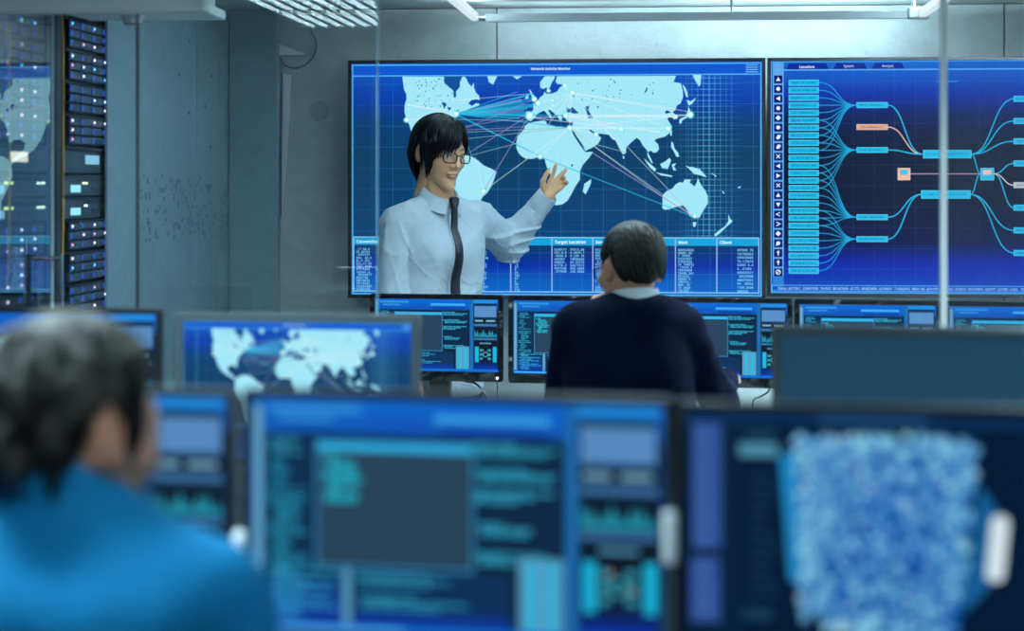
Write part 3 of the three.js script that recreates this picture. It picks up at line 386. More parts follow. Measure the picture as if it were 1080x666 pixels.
monitor('blank dark blue second row monitor at the right, in front of the tree diagram screen', 817, 1098, 346, 3.5, 9, .52, .325, SM.off, FD, { rim: M.plasticGrey, bezel: .016 });
const back = [[388, 532, 'back row monitor in front of the presenter with a small white power light'], [535, 683, 'back row monitor left of the man in the dark sweater'], [687, 835, 'back row monitor right of the man in the dark sweater'], [838.5, 991, 'back row monitor below the left half of the tree diagram'], [997.5, 1153, 'back row monitor behind the glass at the right end of the row']];
const rowD = px => 1900 * .348 / (115 + (px - 388) * 8 / 612);
back.forEach(([a, b, label], i) => monitor(label, a, b, 195 + 1900 * .348 / rowD((a + b) / 2) * 1, rowD((a + b) / 2), 10, (b - a - 1.1) * rowD((a + b) / 2) / 1900, .272, SM.codeFar, .77, { bezel: .013, chin: .028, rim: M.foil, led: i === 0, group: 'back row monitors', power: .2 }));
// ---------- desks ----------
function desk(label, pxL, pxR, dL, dR, topY, depthM, shift, mat = M.deskTop) {
  const a = at(pxL, 0, dL), b = at(pxR, 0, dR), mid = a.clone().add(b).multiplyScalar(.5), d = b.clone().sub(a), len = Math.hypot(d.x, d.z), turn = Math.atan2(-d.z, d.x);
  const t = thing('desk', label, 'desk', [mid.x, 0, mid.z], turn);
  part(t, 'desktop', bx(-len / 2, len / 2, topY - .03, topY, -.22 + shift, depthM - .22 + shift, .004), mat);
  for (const s of [-1, 1]) part(t, 'leg_frame', merge([bx(s * (len / 2 - .1) - .025, s * (len / 2 - .1) + .025, .02, topY - .031, -.15 + shift, -.1 + shift), bx(s * (len / 2 - .1) - .025, s * (len / 2 - .1) + .025, .02, topY - .031, depthM - .4 + shift, depthM - .35 + shift), bx(s * (len / 2 - .1) - .03, s * (len / 2 - .1) + .03, 0, .02, -.2 + shift, depthM - .28 + shift)]), M.deskLeg);
  return t;
}
desk('long front desk under the blurred monitors', -330, 1260, 2.62, 2.2, FD, .46, 0, M.deskDark);
desk('second row desk under the small map monitor', -60, 460, 4.02, 3.8, FD, .36, .06, M.deskDark);
desk('second row desk under the blank dark blue monitor', 770, 1160, 3.55, 3.4, FD, .42, 0, M.deskDark);
desk('white back row desk below the big wall screens', 350, 1190, rowD(350), rowD(1190), .77, .72, 0, M.deskTop);
{ // cables behind the back row
  const c = (p, r, m, label) => single('cable', tube(p, r, 40, 6), m, label, 'cable');
  c([at(476, 396, 5.86), at(483, 404, 5.9), at(497, 407, 5.9), at(510, 413, 5.88), at(514, 420, 5.86), at(515, 429, 5.85)], .0022, M.cableWhite, 'thin pale cable hanging below the back row monitor in front of the presenter');
  c([at(482, 397, 5.9), at(490, 402, 5.93), at(500, 404, 5.93), at(508, 411, 5.9), at(512, 419, 5.88), at(513, 427, 5.87)], .0035, M.cableBlack, 'black cable hanging below the back row monitor in front of the presenter');
  c([at(806, 398, 5.7), at(811, 412, 5.72), at(803, 418, 5.72), at(795, 422, 5.7), at(794, 444, 5.66)], .003, M.cableBlack, 'black cable lying below the monitor right of the seated man');
}
{ // white clips in the gaps between the front monitors
  const clip = (px, py, d, h, label) => { const p = at(px, py, d), t = thing('white_clip', label, 'clip', [p.x, FD, p.z], YAW - .19); part(t, 'grip', bx(-.0085, .0085, p.y - FD - h / 2, p.y - FD + h / 2, -.01, .01, .007), M.whiteGloss); part(t, 'stem', bx(-.004, .004, 0, p.y - FD - h / 2, -.004, .004), M.plasticGrey); };
  clip(706.5, 567, 2.262, .068, 'white grip in the gap between the two front monitors on the right'); clip(253, 572, 2.395, .03, 'small white grip in the gap left of the middle front monitor');
}
// ---------- server racks ----------
{
  const XF = -1.715, led = { blue: glow(new THREE.Color(.02, .09, .6), 1), warm: glow(new THREE.Color(1, .75, .38), 1.9), white: glow(new THREE.Color(.75, 1, 1), 1.6), cyan: glow(new THREE.Color(.15, .8, .85), 1.4), orange: glow(new THREE.Color(1, .42, .25), 1.4), green: glow(new THREE.Color(.7, 1, .35), 1.8) };
  const lcd = glow(new THREE.Color(.22, .5, .68), 1), lcdWarm = glow(new THREE.Color(.95, .9, .7), 1.1), lcdCyan = glow(new THREE.Color(.3, .8, .9), 1);
  const driveG = bx(0, .012, -.0118, .0118, -.0475, .0475, .002), lipG = bx(0, .016, -.0015, .0015, -.235, .235), blueG = bx(.012, .0145, -.006, .006, -.006, .006), dotG = new THREE.SphereGeometry(.0036, 8, 6), greenG = bx(.012, .0145, -.003, .003, -.004, .004);
  const rack = (zNear, label, seed, warm) => {
    const r = rng(seed), t = thing('server_rack', label, 'server rack', [XF, 0, zNear - .3]), top = 1.985;
    part(t, 'cabinet', merge([bx(-.9, .004, 0, top + .02, -.3, -.275), bx(-.9, .004, 0, top + .02, .275, .3), bx(-.9, .004, top, top + .02, -.275, .275), bx(-.9, .0, 0, .06, -.275, .275), bx(-.9, -.88, .06, top, -.275, .275)]), M.rack);
    part(t, 'mounting_rail', bx(-.012, .002, .06, top, .243, .272), M.rackLip); part(t, 'mounting_rail', bx(-.012, .002, .06, top, -.272, -.243), M.rackLip);
    let y = top - .006;
    const drives = () => {
      const u = part(t, 'drive_unit', bx(-.5, 0, y - .0905, y - .001, -.242, .242), M.rack); const lip = part(t, 'unit_lip', lipG, M.rackLip); lip.position.set(0, y - .003, 0);
      for (let k = 0; k < 3; k++) for (let c = 0; c < 4; c++) {
        const d = part(t, 'drive', driveG, M.rackFace); d.position.set(.001, y - .0185 - k * .0268, .149 - c * .099);
        const b = part(d, 'blue_light', blueG, led.blue); b.position.set(0, 0, .037);
        if (r() < .8) { const q = r(), m = q < .5 ? led.warm : q < .68 ? led.white : q < .86 ? led.cyan : led.orange; if (r() < .62) { const s = part(d, 'status_light', dotG, m); s.position.set(.0152, .001, .035); } }
      }
      y -= .0925;
    };
    const server = (h, panel) => {
      part(t, 'server_unit', bx(-.5, .006, y - h + .002, y - .001, -.242, .242, .003), M.rackFace); const lip = part(t, 'unit_lip', lipG, M.rackLip); lip.position.set(0, y - .003, 0);
      if (panel) { part(t, 'display', bx(.006, .009, y - h * .62, y - h * .28, -.08, .04), warm ? lcdWarm : lcd); part(t, 'vent_slot', bx(.006, .008, y - .012, y - .009, -.22, .22), M.black); }
      else { part(t, 'display', bx(.006, .009, y - h * .8, y - h * .48, .09, .17), warm ? lcd : lcdCyan); part(t, 'badge_plate', bx(.006, .008, y - h * .72, y - h * .55, -.13, -.02), M.rackLip); for (const z of [.08, .063, .046, .03, -.16, -.178, -.196, -.21]) if (r() < .85) { const g = part(t, 'status_light', greenG, r() < .75 ? led.green : led.white); g.position.set(-.006 + .0, y - h * .4, z); } for (const v of [.2, .28]) part(t, 'vent_slot', bx(.006, .008, y - h * v - .001, y - h * v + .001, -.2, .05), M.black); }
      y -= h;
    };
    for (let i = 0; i < 4; i++) drives(); server(.078, true); server(.066); server(.066); for (let i = 0; i < 8; i++) drives(); server(.3, true);
    return t;
  };
  rack(-4.297, 'dark server rack behind the glass door at the left edge', 5, true); rack(-4.90, 'dark server rack beside the grey clad wall', 9, false);
  const cab = (px, y0, y1, label) => { const p = onX(px, y0, XF + .032), q = onX(px - 1, y1, XF + .032); single('rack_cable', tube([V(p.x - .004, p.y + .02, p.z), V(p.x, p.y - .03, p.z), V(p.x + .001, (p.y + q.y) / 2, p.z - .004), V(q.x, q.y + .03, p.z + .002), V(q.x - .004, q.y, p.z)], .003, 60, 8), M.cableYellow, label, 'cable'); };
  cab(66, 14, 300, 'yellow cable hanging down the front between the two server racks'); cab(9, 14, 300, 'yellow cable hanging behind the glass rack door');
  // glass door standing in front of the nearer rack, with a pull handle on both faces
  const XD = -1.667, zF = onX(55, 200, XD).z, d = thing('glass_door', 'reflecting glass door in front of the left server rack', 'glass door', [XD, 0, zF]);
  part(d, 'pane', new THREE.PlaneGeometry(.5, 2.0 - .05).rotateY(Math.PI / 2).translate(0, 1.0, .25), M.glassDoor);
  part(d, 'pane_edge', bx(-.004, .004, .025, 1.975, -.003, .0), M.glassEdge); part(d, 'hinge', merge([bx(-.02, .02, 0, .05, .4, .5), bx(-.02, .02, 1.95, 1.975, .4, .5)]), M.chrome);
  const hz = onX(47, 270, XD).z - zF, hy = onX(47, 268, XD).y;
  for (const s of [-.022, .045]) part(d, 'handle', merge([rod([s, hy, hz], [s, hy - .55, hz], .0075), rod([0, hy - .012, hz], [s, hy - .012, hz], .006), rod([0, hy - .538, hz], [s, hy - .538, hz], .006)]), M.chrome);
}
// ---------- people: distance fields meshed into continuous surfaces ----------
const smin = (a, b, k) => { const h = Math.max(k - Math.abs(a - b), 0) / k; return Math.min(a, b) - h * h * k * .25; };
const smax = (a, b, k) => -smin(-a, -b, k);
function cap(x, y, z, b) { const dx = b[3] - b[0], dy = b[4] - b[1], dz = b[5] - b[2], px = x - b[0], py = y - b[1], pz = z - b[2]; const t = Math.max(0, Math.min(1, (px * dx + py * dy + pz * dz) / (dx * dx + dy * dy + dz * dz + 1e-9))); return Math.hypot(px - t * dx, py - t * dy, pz - t * dz) - (b[6] + (b[7] - b[6]) * t); }
const ell = (x, y, z, cx, cy, cz, a, b, c) => { x -= cx; y -= cy; z -= cz; const k0 = Math.hypot(x / a, y / b, z / c), k1 = Math.hypot(x / (a * a), y / (b * b), z / (c * c)); return k1 < 1e-6 ? -Math.min(a, b, c) : k0 * (k0 - 1) / k1; };
const bones = (list, k) => (x, y, z) => { let d = 9; for (let i = 0; i < list.length; i++) d = smin(d, cap(x, y, z, list[i]), k); return d; };
const B = (a, b, r, q = r) => [a[0], a[1], a[2], b[0], b[1], b[2], r, q];
function mesh(f, lo, hi, h, color) {                     // surface nets
  const nx = Math.ceil((hi[0] - lo[0]) / h) + 1, ny = Math.ceil((hi[1] - lo[1]) / h) + 1, nz = Math.ceil((hi[2] - lo[2]) / h) + 1, g = new Float32Array(nx * ny * nz), id = (i, j, k) => i + nx * (j + ny * k), S = 4;
  for (let k = 0; k < nz; k += S) for (let j = 0; j < ny; j += S) for (let i = 0; i < nx; i += S) {
    const c = f(lo[0] + (i + 1.5) * h, lo[1] + (j + 1.5) * h, lo[2] + (k + 1.5) * h), far = Math.abs(c) > h * S * 1.6;
    for (let c2 = k; c2 < Math.min(k + S, nz); c2++) for (let b2 = j; b2 < Math.min(j + S, ny); b2++) for (let a2 = i; a2 < Math.min(i + S, nx); a2++) g[id(a2, b2, c2)] = far ? c : f(lo[0] + a2 * h, lo[1] + b2 * h, lo[2] + c2 * h);
  }
  const vid = new Int32Array(nx * ny * nz).fill(-1), pos = [], E = [[0, 1], [0, 2], [0, 4], [1, 3], [1, 5], [2, 3], [2, 6], [3, 7], [4, 5], [4, 6], [5, 7], [6, 7]];
  for (let k = 0; k < nz - 1; k++) for (let j = 0; j < ny - 1; j++) for (let i = 0; i < nx - 1; i++) {
    const v = []; let m = 0; for (let q = 0; q < 8; q++) { v[q] = g[id(i + (q & 1), j + (q >> 1 & 1), k + (q >> 2))]; if (v[q] < 0) m |= 1 << q; }
    if (m === 0 || m === 255) continue; let sx = 0, sy = 0, sz = 0, n = 0;
    for (const [a, b] of E) { if ((v[a] < 0) === (v[b] < 0)) continue; const t = v[a] / (v[a] - v[b]); sx += (a & 1) + t * ((b & 1) - (a & 1)); sy += (a >> 1 & 1) + t * ((b >> 1 & 1) - (a >> 1 & 1)); sz += (a >> 2) + t * ((b >> 2) - (a >> 2)); n++; }
    vid[id(i, j, k)] = pos.length / 3; pos.push(lo[0] + (i + sx / n) * h, lo[1] + (j + sy / n) * h, lo[2] + (k + sz / n) * h);
  }
  const idx = [], quad = (a, b, c, d, flip) => { if (a < 0 || b < 0 || c < 0 || d < 0) return; flip ? idx.push(a, c, b, a, d, c) : idx.push(a, b, c, a, c, d); };
  for (let k = 1; k < nz - 1; k++) for (let j = 1; j < ny - 1; j++) for (let i = 1; i < nx - 1; i++) {
    const s = g[id(i, j, k)] < 0;
    if (s !== g[id(i + 1, j, k)] < 0) quad(vid[id(i, j - 1, k - 1)], vid[id(i, j, k - 1)], vid[id(i, j, k)], vid[id(i, j - 1, k)], !s);
    if (s !== g[id(i, j + 1, k)] < 0) quad(vid[id(i - 1, j, k - 1)], vid[id(i - 1, j, k)], vid[id(i, j, k)], vid[id(i, j, k - 1)], !s);
    if (s !== g[id(i, j, k + 1)] < 0) quad(vid[id(i - 1, j - 1, k)], vid[id(i, j - 1, k)], vid[id(i, j, k)], vid[id(i - 1, j, k)], !s);
  }
  const n = pos.length / 3, nor = new Float32Array(n * 3), col = new Float32Array(n * 3), uv = new Float32Array(n * 2), e = h * .5;
  for (let i = 0; i < n; i++) {
    const x = pos[3 * i], y = pos[3 * i + 1], z = pos[3 * i + 2]; let a = f(x + e, y, z) - f(x - e, y, z), b = f(x, y + e, z) - f(x, y - e, z), c = f(x, y, z + e) - f(x, y, z - e); const l = Math.hypot(a, b, c) || 1; nor[3 * i] = a / l; nor[3 * i + 1] = b / l; nor[3 * i + 2] = c / l;
    uv[2 * i] = x + z * .7; uv[2 * i + 1] = y + z * .3; const q = color ? color(x, y, z) : [1, 1, 1]; col[3 * i] = q[0]; col[3 * i + 1] = q[1]; col[3 * i + 2] = q[2];
  }
  const geo = new THREE.BufferGeometry(); geo.setAttribute('position', new THREE.Float32BufferAttribute(pos, 3)); geo.setAttribute('normal', new THREE.BufferAttribute(nor, 3)); geo.setAttribute('uv', new THREE.BufferAttribute(uv, 2)); geo.setAttribute('color', new THREE.BufferAttribute(col, 3)); geo.setIndex(idx); return geo;
}
const lin = hex => { const c = new THREE.Color(hex); return [c.r, c.g, c.b]; };
const mix3 = (a, b, t) => a.map((v, i) => v + (b[i] - v) * t);
const sstep = (a, b, x) => { const t = Math.max(0, Math.min(1, (x - a) / (b - a))); return t * t * (3 - 2 * t); };
// a head in its own frame: +z is where the face looks, +y up, +x the person's left; eyes near y = -0.005
function headField(x, y, z) {
  const ax = Math.abs(x);
  let d = ell(x, y, z, 0, .03, -.014, .0735, .086, .094);
  d = smin(d, ell(x, y, z, 0, -.03, .028, .058, .078, .062), .035);
  d = smin(d, cap(ax, y, z, [.047, -.04, .0, .013, -.102, .06, .015, .013]), .03);
  d = smin(d, ell(x, y, z, 0, -.108, .067, .018, .016, .015), .022);
  d = smin(d, ell(ax, y, z, .043, -.03, .055, .02, .018, .018), .03);
  d = smin(d, cap(ax, y, z, [.014, .016, .082, .045, .014, .062, .009, .009]), .018);
  d = smax(d, -ell(ax, y, z, .031, -.006, .101, .019, .013, .017), .014);
  d = smin(d, ell(ax, y, z, .031, -.006, .073, .0135, .011, .013), .004);
  d = smin(d, cap(ax, y, z, [.02, .0015, .083, .042, .001, .074, .003, .003]), .005);
  d = smin(d, cap(x, y, z, [0, .008, .083, 0, -.036, .104, .0075, .010]), .014);
  d = smin(d, ell(ax, y, z, .0115, -.041, .093, .008, .0065, .009), .008);
  d = smax(d, -ell(ax, y, z, .0065, -.048, .097, .003, .003, .005), .004);
  d = smin(d, ell(x, y, z, 0, -.0655, .085, .022, .0055, .010), .008);
  d = smin(d, ell(x, y, z, 0, -.0755, .083, .018, .0065, .010), .008);
  d = smax(d, -ell(x, y, z, 0, -.0705, .0965, .019, .0009, .004), .003);
  const e = smax(ell(ax, y, z, .077, -.008, -.012, .011, .031, .019), -ell(ax, y, z, .088, -.006, -.008, .009, .021, .011), .006); d = smin(d, e, .008);
  return smin(d, cap(x, y, z, [0, -.05, -.018, 0, -.19, -.04, .046, .052]), .025);
}
function headColor(skin, lip, brow) {
  return (x, y, z) => {
    const ax = Math.abs(x); let c = skin; const red = lin(0xb4684f);
    c = mix3(c, red, .30 * sstep(.03, .012, Math.hypot(ax - .042, y + .03, z - .07))); c = mix3(c, red, .35 * sstep(.066, .08, ax)); c = mix3(c, red, .25 * sstep(.016, .004, Math.hypot(x, y + .036, z - .106)));
    if (z > .06) { const l = Math.hypot(x / .023, (y + .0705) / .0105); c = mix3(c, lip, .85 * sstep(1.05, .75, l)); const b = Math.hypot((ax - .031) / .021, (y - .0185 + Math.pow(ax - .03, 2) * 9) / .0048); if (brow) c = mix3(c, brow, .9 * sstep(1.1, .7, b)); const q = Math.hypot((ax - .031) / .0125, (y + .0055) / .0052); if (q < 1) c = Math.hypot(ax - .032, y + .005) < .0052 ? [.01, .008, .006] : mix3(c, [.75, .74, .72], .85 * sstep(1, .8, q)); if (q < 1.25 && q > .9 && y > -.006) c = mix3(c, [.03, .02, .02], .8); }
    return c;
  };
}
const place = (pos, yaw, pitch = 0, roll = 0) => new THREE.Matrix4().makeRotationFromEuler(new THREE.Euler(pitch, yaw, roll, 'YXZ')).setPosition(...pos);
const skinMat = new THREE.MeshPhysicalMaterial({ vertexColors: true, roughness: .5, color: 0xffffff });
const cloth = (color, rough = .85, bump = .0006, extra = {}) => { const t = fabricBump.clone(); t.repeat.set(14, 14); t.needsUpdate = true; return new THREE.MeshPhysicalMaterial({ color, roughness: rough, bumpMap: t, bumpScale: bump, ...extra }); };
const join = list => mergeGeometries(list.map(g => g), false);
// hair: a shell over the skull ending at a height that depends on the direction round the head, combed into locks
function hairMesh(ends, rad, centre, comb, freq, h = .003, taper = 0) {
  const f = (x0, y, z0) => {
    const sc = 1 + taper * Math.max(0, .01 - y), x = x0 * sc, z = (z0 + .012) * sc - .012;
    let d = ell(x, y, z, centre[0], centre[1], centre[2], rad[0], rad[1], rad[2]); if (d > .02) return d;
    const th = Math.atan2(x, z + .012), up = (y - centre[1]) / rad[1];
    d += comb * (noise3(th * freq + up * 1.5, up * 1.6, 3) * .8 + noise3(th * freq * 2.6 + up * 2, up * 3, 9) * .5);
    return smax(d, (ends(th) + .012 * noise3(th * 9, 1, 5) - y) * .8, .008);
  };
  return mesh(f, [-.14, -.16, -.16], [.14, .17, .16], h);
}
function locks(list, rad, centre, n = 9) {                 // pointed locks lying on the shell: [start direction, start height, end direction, end height, width]
  const out = [];
  for (const [t0, y0, t1, y1, w, lift = 0] of list) {
    const pts = []; for (let i = 0; i <= n; i++) { const s = i / n, th = t0 + (t1 - t0) * s, y = y0 + (y1 - y0) * s, v = (y - centre[1]) / rad[1], q = Math.sqrt(Math.max(.12, 1 - (v > 0 ? v * v : v * v * .35))); pts.push(V(centre[0] + Math.sin(th) * rad[0] * q, y, centre[2] + Math.cos(th) * rad[2] * q).addScaledVector(V(Math.sin(th), 0, Math.cos(th)), lift * s)); }
    const g = tube(pts, 1, n * 2, 6), p = g.attributes.position, ring = 7, c = new THREE.CatmullRomCurve3(pts);
    for (let i = 0; i < p.count; i++) { const k = Math.floor(i / ring) / (n * 2), q = c.getPointAt(Math.min(1, k)), r = w * (k < .15 ? .4 + 4 * k : Math.pow(1 - (k - .15) / .85, .7) + .02); p.setXYZ(i, q.x + (p.getX(i) - q.x) * r, q.y + (p.getY(i) - q.y) * r, q.z + (p.getZ(i) - q.z) * r); }
    g.computeVertexNormals(); out.push(g);
  }
  return merge(out);
}
function collar(parent, name, c, tilt, rIn, rOut, drop, dropFront, gap, yaw, mat) {   // folded shirt collar, open at the front
  const N = 56, pos = [], idx = [], sect = [[0, 0], [.12, .008], [.3, .006], [1, 0], [1.02, -.004], [.3, -.004], [.02, -.012]];
  for (let i = 0; i <= N; i++) {
    const s = i / N, ph = gap + s * (2 * Math.PI - 2 * gap), front = Math.pow((1 + Math.cos(ph)) / 2, 3), yt = c[1] - tilt * Math.cos(ph), dr = drop + (dropFront - drop) * front, shrink = 1 - .5 * front;
    for (const [t, o] of sect) { const r = rIn + (rOut - rIn) * Math.min(1, t) + o * .35, a = ph + yaw + (Math.sign(Math.PI - ph)) * front * .24 * t; pos.push(c[0] + Math.sin(a) * r, yt - dr * t + o * .6 * shrink, c[2] + Math.cos(a) * r); }
  }
  const K = sect.length; for (let i = 0; i < N; i++) for (let k = 0; k < K; k++) { const a = i * K + k, b = i * K + (k + 1) % K, d = a + K, e = b + K; idx.push(a, d, b, b, d, e); }
  for (const o of [0, N * K]) for (let k = 1; k < K - 1; k++) o ? idx.push(o, o + k, o + k + 1) : idx.push(o, o + k + 1, o + k);
  const g = new THREE.BufferGeometry(); g.setAttribute('position', new THREE.Float32BufferAttribute(pos, 3)); g.setIndex(idx); g.computeVertexNormals(); return part(parent, name, metres(g), mat);
}
function glasses(parent, m4, frameMat, lens) {
  const g = new THREE.Group(); g.name = 'glasses'; g.applyMatrix4(m4); parent.add(g); const f = [];
  for (const s of [-1, 1]) {
    const c = []; for (let i = 0; i < 28; i++) { const a = i / 28 * 2 * Math.PI, k = Math.pow(Math.abs(Math.cos(a)), .55) * Math.sign(Math.cos(a)), q = Math.pow(Math.abs(Math.sin(a)), .55) * Math.sign(Math.sin(a)), x = s * .0335 + k * .0245; c.push(V(x, -.010 + q * .0165, .108 - Math.pow(Math.abs(x) / .06, 2) * .012)); }
    f.push(tube(c, .0021, 60, 6, true)); f.push(tube([V(s * .058, -.002, .097), V(s * .072, -.001, .08), V(s * .0775, 0, .03), V(s * .079, .002, -.012), V(s * .078, -.012, -.03)], .0022, 30, 6));
    if (lens) { const sh = new THREE.ShapeGeometry(new THREE.Shape(c.map(p => new THREE.Vector2(p.x, p.y)))); sh.translate(0, 0, .1035); part(g, 'lens', sh, lens); }
  }
  f.push(tube([V(-.0095, -.004, .1075), V(0, -.001, .1095), V(.0095, -.004, .1075)], .0021, 10, 6)); part(g, 'frame', merge(f), frameMat); return g;
}
function shoe(x, z, yaw) { return mesh((a, b, c) => { const X = (a - x) * Math.cos(yaw) - (c - z) * Math.sin(yaw), Z = (a - x) * Math.sin(yaw) + (c - z) * Math.cos(yaw); let d = smin(ell(X, b, Z, 0, .035, .08, .048, .045, .1), ell(X, b, Z, 0, .045, -.05, .042, .055, .06), .05); return smax(d, .004 - b, .008); }, [x - .24, -.02, z - .24], [x + .24, .13, z + .24], .012); }
const shoeMat = std(0x0c0c0e, .35), black = std(0x0b0c0e, .6);
// --- the presenter: his frame has x to the picture's right, z towards the viewer, base below his feet
{
  const S = 1900 / 6.23, P = (px, py, z) => [(px - 462) / S, EYE - (py - HORIZON) / S, z], base = at(462, 195, 6.23);
  const who = thing('person', 'standing man in a pale shirt and dark tie pointing at the map screen', 'person', [base.x, 0, base.z], YAW);
  const skin = lin(0xdfa67c), n = [.583, 0, .811], u = [.811, 0, -.583], T = (s, y, d = 0) => [u[0] * s + n[0] * d, y, u[2] * s + n[2] * d];
  const shR = [-.138, 1.368, .10], elR = [-.146, 1.11, .115], wrR = [-.08, .88, .17], shL = [.135, 1.382, -.105], elL = [.246, 1.288, -.29], wrL = P(578.5, 207, -.205);
  const trunk = [B(T(-.12, 1.375), T(.12, 1.375), .048), B(T(-.08, 1.31), T(-.075, 1.02), .088, .086), B(T(.08, 1.31), T(.075, 1.02), .088, .086), B(T(-.06, 1.27, .03), T(.06, 1.27, .03), .075), B(T(-.06, .95), T(.06, .95), .095), B(T(-.06, .82), T(.06, .82), .105), B(T(0, 1.435, -.005), T(-.12, 1.392), .045, .04), B(T(0, 1.435, -.005), T(.12, 1.392), .045, .04)];
  const armR = [B(shR, elR, .053, .05), B(elR, wrR, .05, .037)], armL = [B(shL, elL, .06, .059), B(elL, wrL, .058, .037)];
  const trunkF = bones(trunk, .05), armRF = bones(armR, .03), armLF = bones(armL, .03);
  const ridge = (a, b, c) => { const v = 1 - Math.abs(noise3(a, b, c)) * 2.2; return v > 0 ? v * v : 0; };
  const fold = (x, y, z) => {                                 // creases of the cloth
    const s = x * u[0] + z * u[2], d = x * n[0] + z * n[2];
    let a = .003 * noise3(x * 9 + y * 10, y * 7 - x * 6, z * 9) - .003 * ridge((x + y * .8) * 19, (y - x * .7) * 7, z * 14) - .0028 * ridge((x - y * .9) * 21, (y + x * .6) * 7, z * 13 + 7);
    if (x > .15) { const t = (x - .15) * .62 + (y - 1.3) * .78 + (z + .2) * .2, q = (x - .25) * -.78 + (y - 1.35) * .62; a -= .013 * sstep(.14, .22, x) * sstep(.385, .35, x) * ridge(t * 17 + q * 14, q * 7, 4.2) - .004 * sstep(.14, .22, x); }
    a -= .0055 * sstep(-.06, -.1, x) * sstep(1.40, 1.34, y) * ridge(x * 20 + y * 5, y * 5 + 3, z * 10);
    return a;
  };
  const shirtF = (x, y, z) => {
    let d = smin(smin(trunkF(x, y, z), armRF(x, y, z), .004 + .03 * sstep(1.3, 1.38, y)), armLF(x, y, z), .02); if (d > .05 || d < -.05) return d; d += fold(x, y, z) - .002;
    d = smax(d, cap(x, y, z, [.004, 1.42, .004, .006, 1.62, .012, .052, .06]) * -1, .006);
    const c = (a, b) => ((x - b[0]) * (b[0] - a[0]) + (y - b[1]) * (b[1] - a[1]) + (z - b[2]) * (b[2] - a[2])) / Math.hypot(b[0] - a[0], b[1] - a[1], b[2] - a[2]);
    if (x > .3) d = smax(d, c(elL, wrL) - .004, .006); if (x < .0 && y < 1) d = Math.abs(x - wrR[0]) < .1 && z > .11 ? smax(d, c(elR, wrR) - .004, .006) : d;
    return y < .93 ? (z > .105 ? d : smax(d, .77 - y, .01)) : d;
  };
  // body
  const neck = [B([.0, 1.40, 0], [.006, 1.52, .02], .054, .052)];
  const bodyF = (x, y, z) => Math.min(smin(smin(trunkF(x, y, z), armRF(x, y, z), .02), armLF(x, y, z), .03) + .02, smin(9, bones(neck, .02)(x, y, z), .02));
  const finger = (...p) => { const o = []; for (let i = 0; i + 1 < p.length; i++) o.push(B(p[i], p[i + 1], [.0084, .0076, .0070, .0064][i], [.0076, .0070, .0064, .0058][i])); return o; };
  const wr = P(578.5, 208, -.204), hb = [B(wr, P(582, 191, -.236), .0155, .0095), B(wr, P(587, 191.5, -.24), .0165, .0095), B(wr, P(590.5, 194, -.24), .015, .009), B(wr, P(593.5, 198, -.234), .0145, .0085), B(wr, P(574.5, 197, -.19), .015, .0115)];
  const fingers = [finger(P(582.5, 191, -.236), P(585, 183.5, -.262), P(587, 178, -.275), P(588.6, 172.8, -.284)), finger(P(587, 191.5, -.24), P(592.3, 186, -.27), P(596, 182, -.285), P(599.4, 178.3, -.29)), finger(P(590.7, 194, -.24), P(594.3, 190.8, -.268), P(597, 188.2, -.266), P(597, 186.8, -.246)), finger(P(593.7, 197.6, -.235), P(597, 195, -.258), P(599.6, 193, -.254), P(599.6, 191.6, -.238)), [B(P(574.5, 198, -.19), P(573.8, 191, -.186), .0115, .0098), B(P(573.8, 191, -.186), P(576.6, 184.6, -.19), .0094, .0082), B(P(576.6, 184.6, -.19), P(579.8, 178.8, -.195), .008, .0064)]].map(l => bones(l, .004));
  const palm = bones(hb, .012), fore = cap;
  const handL = (x, y, z) => { let d = smin(palm(x, y, z), cap(x, y, z, B(P(572, 216, -.215), wr, .03, .0195)), .012); for (const f of fingers) d = smin(d, f(x, y, z), .0045); return d; };
  const hR = [-.07, .83, .185], handRB = [B(wrR, hR, .022, .021), B(hR, [-.06, .775, .19], .02, .016), B([-.06, .79, .19], [-.052, .73, .185], .009, .007), B([-.075, .79, .195], [-.07, .725, .19], .009, .007), B([-.085, .80, .185], [-.082, .735, .18], .009, .007), B([-.095, .80, .17], [-.092, .745, .165], .008, .006), B([-.055, .83, .2], [-.042, .775, .215], .0105, .008)];
  const m4 = place([.006, 1.613, .03], 41 * Math.PI / 180, .13, -.02), head = mesh(headField, [-.11, -.2, -.13], [.11, .14, .13], .0028, headColor(skin, lin(0xbd8670), lin(0x120e0c))); head.applyMatrix4(m4);
  const nail = lin(0xe2b6a4), body = join([mesh(bodyF, [-.26, .84, -.42], [.46, 1.6, .3], .013, () => skin), mesh(handL, P(560, 225, -.33), P(606, 166, -.14), .0024, () => skin), mesh(bones(handRB, .008), [-.14, .7, .1], [0, .92, .26], .004, () => skin), head]);
  part(who, 'body', body, skinMat);
  const shirtMat = cloth(0xc9d7e4, .8, .0004), shirt = part(who, 'shirt', mesh(shirtF, [-.26, .74, -.42], [.46, 1.52, .3], .005), shirtMat);
  collar(shirt, 'collar', [.007, 1.486, .012], .036, .058, .080, .044, .05, .10, 38 * Math.PI / 180, shirtMat);
  // cuff
  const cd = V(...wrL).sub(V(...elL)).normalize(), cq = new THREE.Quaternion().setFromUnitVectors(V(0, 1, 0), cd), cu = new THREE.LatheGeometry([[.034, -.062], [.0415, -.06], [.0405, -.03], [.0385, .004], [.0365, .006], [.034, .004]].map(p => new THREE.Vector2(...p)), 40).applyQuaternion(cq).translate(...wrL); part(shirt, 'cuff', cu, shirtMat);
